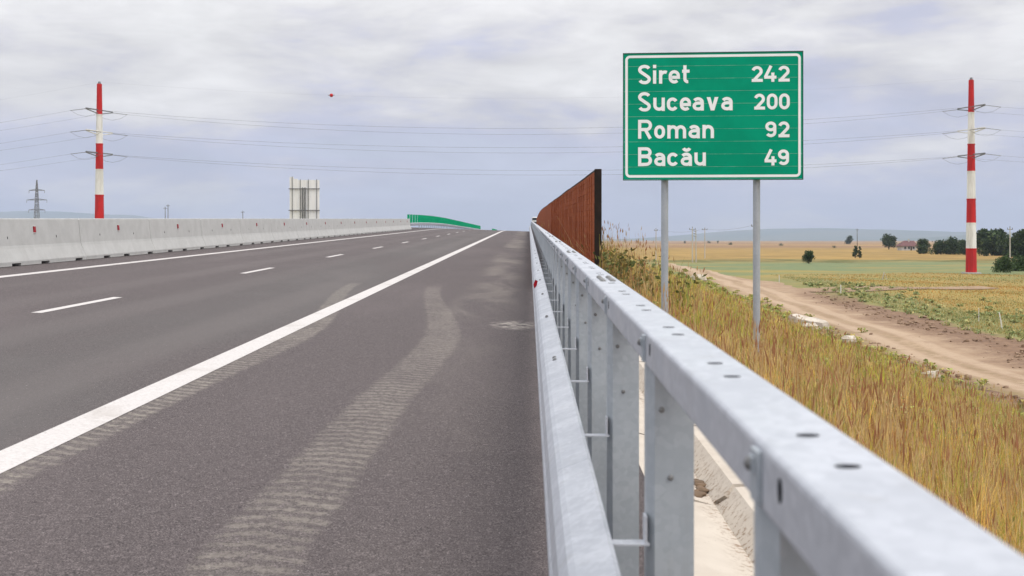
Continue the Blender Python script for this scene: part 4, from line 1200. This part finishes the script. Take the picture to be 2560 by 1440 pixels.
for v, lab in ((2205, 'left leg of the small pale tripod'), ):
    x, y = by_px(2210, 698); zg = float(tz(x, y))
    t = empty('survey_tripod', (x, y, zg), 0, 'small pale tripod frame standing in the grass field', 'tripod')
    for an in (90, 215, 325):
        mb = MB(); mb.tube((x + 0.42 * math.cos(R(an)), y + 0.42 * math.sin(R(an)), zg - 0.05), (x, y, zg + 1.0), 0.035, n=6); mb.build('leg', M['pole'], t)

# ------------------------------------------------------------------ truck beyond the wall end
YT = 243.0
XT0 = px(1329.5, YT); XT1 = XT0 + 2.4
zr0 = rz(0.7, YT) - 0.05
tk = empty('parked_truck', ((XT0 + XT1) / 2, YT, zr0), 0, 'white truck half hidden behind the far end of the timber wall', 'truck')
ztop = pz(542.5, YT)
mb = MB()
mb.loft([[(x, y, z) for x, y, z in ((XT0, YT, zz[0]), (XT1, YT, zz[0]), (XT1, YT + 1.8, zz[0]), (XT0, YT + 1.8, zz[0]))] for zz in ((zr0 + 0.5,), (ztop - 0.12,))])
mb.loft([[(XT0 + 0.1, YT + 0.25, ztop - 0.119), (XT1 - 0.1, YT + 0.25, ztop - 0.119), (XT1 - 0.1, YT + 1.75, ztop - 0.119), (XT0 + 0.1, YT + 1.75, ztop - 0.119)],
         [(XT0 + 0.25, YT + 0.5, ztop), (XT1 - 0.25, YT + 0.5, ztop), (XT1 - 0.25, YT + 1.7, ztop), (XT0 + 0.25, YT + 1.7, ztop)]])
mb.build('cab', M['white'], tk)
mb = MB(); mb.box(XT0 + 0.12, XT1 - 0.12, YT - 0.03, YT - 0.002, ztop - 0.62, ztop - 0.16); mb.build('windscreen', M['glass'], tk)
mb = MB(); mb.box(XT0 - 0.02, XT1 + 0.02, YT - 0.14, YT - 0.003, zr0 + 0.45, ztop - 0.98); mb.build('bumper', M['rubber'], tk)
mb = MB(); mb.box(XT0, XT1, YT + 2.0, YT + 7.5, zr0 + 0.9, ztop - 0.25); mb.build('cargo_box', M['plaster'], tk)
for x in (XT0 + 0.15, XT1 - 0.15):
    for y in (YT + 0.9, YT + 6.3):
        mb = MB(); mb.tube((x - 0.14, y, zr0 + 0.5), (x + 0.14, y, zr0 + 0.5), 0.5, n=14); mb.build('wheel', M['rubber'], tk)
    mb = MB(); mb.box(x - 0.05, x + 0.05, YT + 0.05, YT + 7.0, zr0 + 0.6, zr0 + 0.88); mb.build('chassis', M['steel'], tk)

# ------------------------------------------------------------------ far hills
def hills(name, x0, x1, y, dep, hf, seed):
    r = np.random.default_rng(seed)
    xs = np.linspace(x0, x1, 90)
    ph = r.uniform(0, 6.28, 6); fr = np.array([0.00035, 0.0006, 0.0011, 0.0019, 0.0034, 0.006]); am = np.array([0.3, 0.28, 0.18, 0.10, 0.06, 0.035])
    prof = sum(a * np.sin(xs * f + p) for a, f, p in zip(am, fr, ph))
    H = np.array([hf(x) for x in xs]) * (1 + 0.55 * prof)
    mb = MB(); rows = []
    for j in range(7):
        q = j / 6
        rows.append([(x, y + dep * q + 120 * math.sin(x * 0.002 + j), FIELD - 2 + hh * math.sin(q * math.pi / 2) ** 1.3 * (1 + 0.05 * math.sin(x * 0.004 + 3 * j))) for x, hh in zip(xs, H)])
    mb.loft(rows, cap=False, closed=False)
    o = mb.build(name, M['hill'], None, True)
    return tag(o, kind='structure')
hills('hills', 500, 9000, 9500, 2600, lambda x: 96 * sstep(800, 2600, x) + 12, 2)
hills('hills', 1500, 8000, 7600, 1200, lambda x: 42 * sstep(2200, 3600, x) + 5, 5)
hills('hills', -9500, -2400, 10500, 2600, lambda x: 250 * (1 - sstep(-4300, -2600, x)) + 20, 8)

# ------------------------------------------------------------------ grass and weeds
def vnoise(x, y, s):
    return (np.sin(x * s * 1.0 + 1.7 * np.sin(y * s * 0.8)) + np.sin(y * s * 1.13 + 1.9 * np.sin(x * s * 0.71 + 2.0)) + np.sin((x + y) * s * 0.63 + 4.1)) / 3
DRY = np.array([(0.70, 0.440, 0.110), (0.64, 0.370, 0.090), (0.58, 0.290, 0.080), (0.74, 0.530, 0.170), (0.66, 0.460, 0.100)])
RED = np.array([(0.480, 0.220, 0.085), (0.400, 0.165, 0.070), (0.53, 0.27, 0.10)])
GRN = np.array([(0.46, 0.450, 0.080), (0.32, 0.360, 0.070), (0.58, 0.510, 0.085), (0.23, 0.290, 0.07)])
def blades(name, X, Y, H, W, C, lean, heads, parent=None, sink=0.03, lazi=None):
    n = len(X)
    Z = tz(X, Y) - sink
    an = rng.uniform(0, 2 * np.pi, n); la = rng.uniform(0, 2 * np.pi, n) if lazi is None else lazi
    ux, uy = np.cos(an) * W / 2, np.sin(an) * W / 2
    l = lean * H * rng.uniform(0.2, 1.0, n)
    dx, dy = np.cos(la) * l, np.sin(la) * l
    P0 = np.stack([X, Y, Z], 1); U_ = np.stack([ux, uy, 0 * ux], 1)
    P1 = np.stack([X + dx * 0.30, Y + dy * 0.30, Z + H * 0.55], 1)
    P2 = np.stack([X + dx, Y + dy, Z + H * (1 - 0.25 * lean)], 1)
    V = np.stack([P0 - U_, P0 + U_, P1 + U_ * 0.8, P1 - U_ * 0.8, P2 + U_ * 0.22, P2 - U_ * 0.22], 1).reshape(-1, 3)
    b = (np.arange(n) * 6)[:, None]
    Fq = np.concatenate([b + np.array([[0, 1, 2, 3]]), b + np.array([[3, 2, 4, 5]])])
    Cv = np.repeat(C, 6, axis=0)
    if heads is not None and heads.any():
        hi = np.where(heads)[0]
        d = P2[hi] - P1[hi]; d /= np.linalg.norm(d, axis=1)[:, None]
        L = (0.10 + 0.09 * rng.random(len(hi)))[:, None]; hw = (W[hi] * rng.uniform(0.9, 1.6, len(hi)))[:, None]
        side = np.stack([np.cos(an[hi]), np.sin(an[hi]), 0 * hi], 1)
        a0 = P2[hi] - d * 0.01
        HV = np.stack([a0, a0 + d * L * 0.4 + side * hw, a0 + d * L, a0 + d * L * 0.4 - side * hw], 1).reshape(-1, 3)
        hb = len(V) + (np.arange(len(hi)) * 4)[:, None]
        Fq = np.concatenate([Fq, hb + np.array([[0, 1, 2, 3]])])
        V = np.concatenate([V, HV])
        hc = np.array([(0.42, 0.25, 0.11), (0.33, 0.15, 0.075), (0.5, 0.34, 0.16)])[rng.integers(0, 3, len(hi))]
        Cv = np.concatenate([Cv, np.repeat(hc, 4, axis=0)])
    return link(name, vcol_mesh(name, V, Fq, Cv, M['grass']), parent)
def pick(cols, n): return cols[rng.integers(0, len(cols), n)]
def slope_points(y0, y1, dens, per):
    """tussocks on the embankment between two distances, right of the gutter: centre, spread and its blades"""
    nc = int((y1 - y0) * 18.0 * dens / per)
    cy = rng.uniform(y0, y1, nc); s_ = rng.random(nc)
    toe = 12.3 + 0.0588 * cy + rng.normal(0, 0.45, nc)
    cx = 1.5 + s_ * (toe - 1.5)
    k = cx < 0.46 * cy + 1.0
    return cx[k], cy[k], s_[k], np.full(k.sum(), per)
zones = [slope_points(6, 12, 1150, 22), slope_points(12, 20, 640, 18), slope_points(20, 34, 300, 14), slope_points(34, 60, 105, 10), slope_points(60, 110, 34, 8), slope_points(110, 225, 9, 6)]
CX, CY, CSS, CN = [np.concatenate([z[i] for z in zones]) for i in range(4)]
nc = len(CX)
pn = 0.8 * vnoise(CX, CY, 0.55) + 0.45 * vnoise(CX + 9, CY, 1.7) + 0.35 * vnoise(CX, CY + 5, 4.6)
gprob = np.clip(0.24 + 0.62 * pn + 0.70 * (CSS - 0.36) + 0.25 * sstep(18, 34, CY) * (vnoise(CX, CY, 0.3) > 0), 0.03, 0.85)
isg = rng.random(nc) < gprob
isr = (~isg) & (rng.random(nc) < np.clip(0.30 - 0.60 * CSS - 0.15 * pn, 0.02, 0.4))
STRAW = np.array([(0.74, 0.56, 0.26), (0.66, 0.47, 0.19), (0.78, 0.62, 0.33)])
iss = (~isg) & (~isr) & (rng.random(nc) < 0.38)
CC = np.where(isg[:, None], pick(GRN, nc), np.where(isr[:, None], pick(RED, nc), np.where(iss[:, None], pick(STRAW, nc), pick(DRY, nc))))
CC = CC * (rng.uniform(0.72, 1.32, nc) * (1 + 0.18 * vnoise(CX + 3, CY, 2.9)))[:, None]
CH_ = rng.choice([0.10, 0.17, 0.26, 0.40], nc, p=[0.30, 0.34, 0.24, 0.12]) * rng.uniform(0.75, 1.25, nc) * (1 + 0.35 * pn)
CR = rng.uniform(0.04, 0.16, nc) * (0.8 + 0.012 * CY)
CLEAN = rng.uniform(0.25, 1.0, nc)
CLA = rng.uniform(0, 2 * np.pi, nc)                      # each tussock leans its own way
idx = np.repeat(np.arange(nc), CN)
n = len(idx)
ang = rng.uniform(0, 2 * np.pi, n); rad = np.abs(rng.normal(0, 1, n)) * CR[idx]
X = CX[idx] + np.cos(ang) * rad; Y = CY[idx] + np.sin(ang) * rad
X = np.maximum(X, 1.47); S = CSS[idx]
tall = rng.random(n) < 0.10
H = CH_[idx] * rng.uniform(0.55, 1.2, n) * np.where(tall, 1.9, 1.0)
H = np.clip(H, 0.04, 0.75)
H *= 1 + 1.3 * sstep(23, 27, Y) * (1 - sstep(0.12, 0.3, S))
H *= 1 - 0.45 * sstep(0.75, 1.0, S)
C = CC[idx] * rng.uniform(0.8, 1.2, n)[:, None]
C = np.where((tall & ~isg[idx])[:, None], pick(STRAW, n) * rng.uniform(0.7, 1.0, n)[:, None], C)
W = np.clip(0.0018 + 0.00030 * Y, 0.003, 0.05) * rng.uniform(0.7, 1.4, n)
lazi = np.where(rng.random(n) < 0.5, ang, CLA[idx] + rng.normal(0, 0.5, n))
g1 = blades('embankment_grass', X, Y, H, W, C, CLEAN[idx] * np.where(tall, 0.5, 1.1) * rng.uniform(0.3, 1.0, n), tall & (~isg[idx]) & (Y < 60), lazi=lazi)
tag(g1, 'dry orange and green grass covering the road embankment', 'grass', kind='stuff')
# weeds at the start of the timber wall and along the foot of the bank
def weeds(name, xs, ys, hs, label, cols=SHR, per=26, ls=0.05):
    Vv, Ff, Cc = [], [], []
    P, Nn, S_, C_ = [], [], [], []
    sx, sy, sh, sw, sc = [], [], [], [], []
    for x, y, hh in zip(xs, ys, hs):
        z = float(tz(x, y))
        k = int(per * (0.6 + hh))
        q = rng.random(k) ** 0.7
        p = np.stack([x + rng.normal(0, 0.10 + 0.14 * hh, k), y + rng.normal(0, 0.10 + 0.14 * hh, k), z + q * hh], 1)
        P.append(p); Nn.append(np.tile((0, 0, 1.0), (k, 1))); S_.append(rng.uniform(0.6, 1.4, k) * ls * (0.7 + 0.02 * y))
        C_.append(pick(cols, k) * rng.uniform(0.7, 1.35, k)[:, None])
        for _ in range(5):
            sx.append(x + rng.normal(0, 0.06)); sy.append(y + rng.normal(0, 0.06)); sh.append(hh * rng.uniform(0.7, 1.05)); sw.append(0.010 + 0.0006 * y)
    V, Fq, C = leaf_cloud(np.concatenate(P), np.concatenate(Nn), np.concatenate(S_), np.concatenate(C_), rng)
    root = link(name, vcol_mesh(name, V, Fq, C, M['leaf']))
    tag(root, label, 'weeds', kind='stuff')
    st = blades('weed_stems', np.array(sx), np.array(sy), np.array(sh), np.array(sw), pick(np.array([(0.20, 0.17, 0.06), (0.28, 0.19, 0.09)]), len(sx)), np.full(len(sx), 0.2), None, root)
    tag(st, kind='stuff')
k = 42
wx = 1.75 + rng.random(k) ** 1.5 * 1.6; wy = 25.0 + rng.random(k) * 9
weeds('wall_weeds', wx, wy, rng.uniform(0.55, 1.15, k), 'tall green and brown weeds growing beside the first wall post',
      np.array([(0.13, 0.15, 0.045), (0.18, 0.17, 0.05), (0.22, 0.17, 0.06), (0.10, 0.12, 0.04)]))
k = 170
wy = 22 + 130 * rng.random(k) ** 1.4; wx = 12.6 + 0.0588 * wy + rng.normal(-0.5, 0.8, k)
weeds('bank_foot_weeds', wx, wy, rng.uniform(0.10, 0.34, k), 'leafy green weeds along the foot of the embankment beside the track', np.array([(0.34, 0.38, 0.11), (0.44, 0.43, 0.12), (0.26, 0.32, 0.10), (0.50, 0.40, 0.14)]))
k = 260
wy = 38 + 95 * rng.random(k); wx = 17.0 + 0.094 * wy + 0.8 + np.abs(rng.normal(0, 4.5, k))
weeds('track_verge_weeds', wx, wy, rng.uniform(0.08, 0.30, k), 'grey green weeds along the far verge of the dirt track', np.array([(0.30, 0.34, 0.15), (0.36, 0.37, 0.15), (0.24, 0.29, 0.12), (0.46, 0.40, 0.17)]))
# low plants in the bank near the camera
k = 300
wy = 8 + 26 * rng.random(k); wx = 2.0 + rng.random(k) * 9.5
keep_ = vnoise(wx, wy, 0.9) > -0.1
wx, wy = wx[keep_], wy[keep_]; k = len(wx)
weeds('bank_weeds', wx, wy, rng.uniform(0.14, 0.42, k), 'low leafy green weeds scattered in the dry grass near the guardrail',
      np.array([(0.34, 0.33, 0.12), (0.26, 0.29, 0.09), (0.42, 0.36, 0.16), (0.22, 0.26, 0.08), (0.40, 0.42, 0.10)]), per=34, ls=0.024)
# field grass beyond the track
n = 80000
Y = 42 + 135 * rng.random(n) ** 1.7
X = 19.0 + 0.094 * Y + rng.random(n) * (0.44 * Y + 6 - (19.0 + 0.094 * Y)).clip(2, None)
pn = vnoise(X, Y, 0.22)
isg = rng.random(n) < np.clip(0.46 + 0.5 * pn + 0.75 * (1 - sstep(3, 8, X - 17 - 0.094 * Y)), 0, 0.95)
C = np.where(isg[:, None], pick(np.array([(0.23, 0.26, 0.10), (0.30, 0.30, 0.11), (0.18, 0.215, 0.085), (0.36, 0.30, 0.11)]), n), pick(DRY, n) * np.array([0.68, 0.58, 0.58])) * (rng.uniform(0.8, 1.2, n) * (1 + 0.2 * vnoise(X, Y, 0.5)))[:, None]
g2 = blades('field_grass', X, Y, rng.uniform(0.05, 0.18, n), np.clip(0.0004 * Y, 0.016, 0.06) * rng.uniform(0.7, 1.3, n), C, rng.uniform(0.1, 0.6, n), None)
tag(g2, 'ochre grass in the flat field beyond the dirt track', 'grass', kind='stuff')

# ------------------------------------------------------------------ haze
hz = MB(); hz.box(-15500, 15500, -380, 15500, -9.0, 420.0)
hm_ = bpy.data.materials.new('haze'); hm_.use_nodes = True
hn, hl = hm_.node_tree.nodes, hm_.node_tree.links
hn.clear()
ho = hn.new('ShaderNodeOutputMaterial'); hv = hn.new('ShaderNodeVolumePrincipled')
hv.inputs['Color'].default_value = (0.70, 0.80, 1.0, 1)
hv.inputs['Density'].default_value = 1.0e-4
hv.inputs['Anisotropy'].default_value = 0.0
hl.new(hv.outputs[0], ho.inputs['Volume'])
tag(hz.build('haze', hm_), kind='stuff')
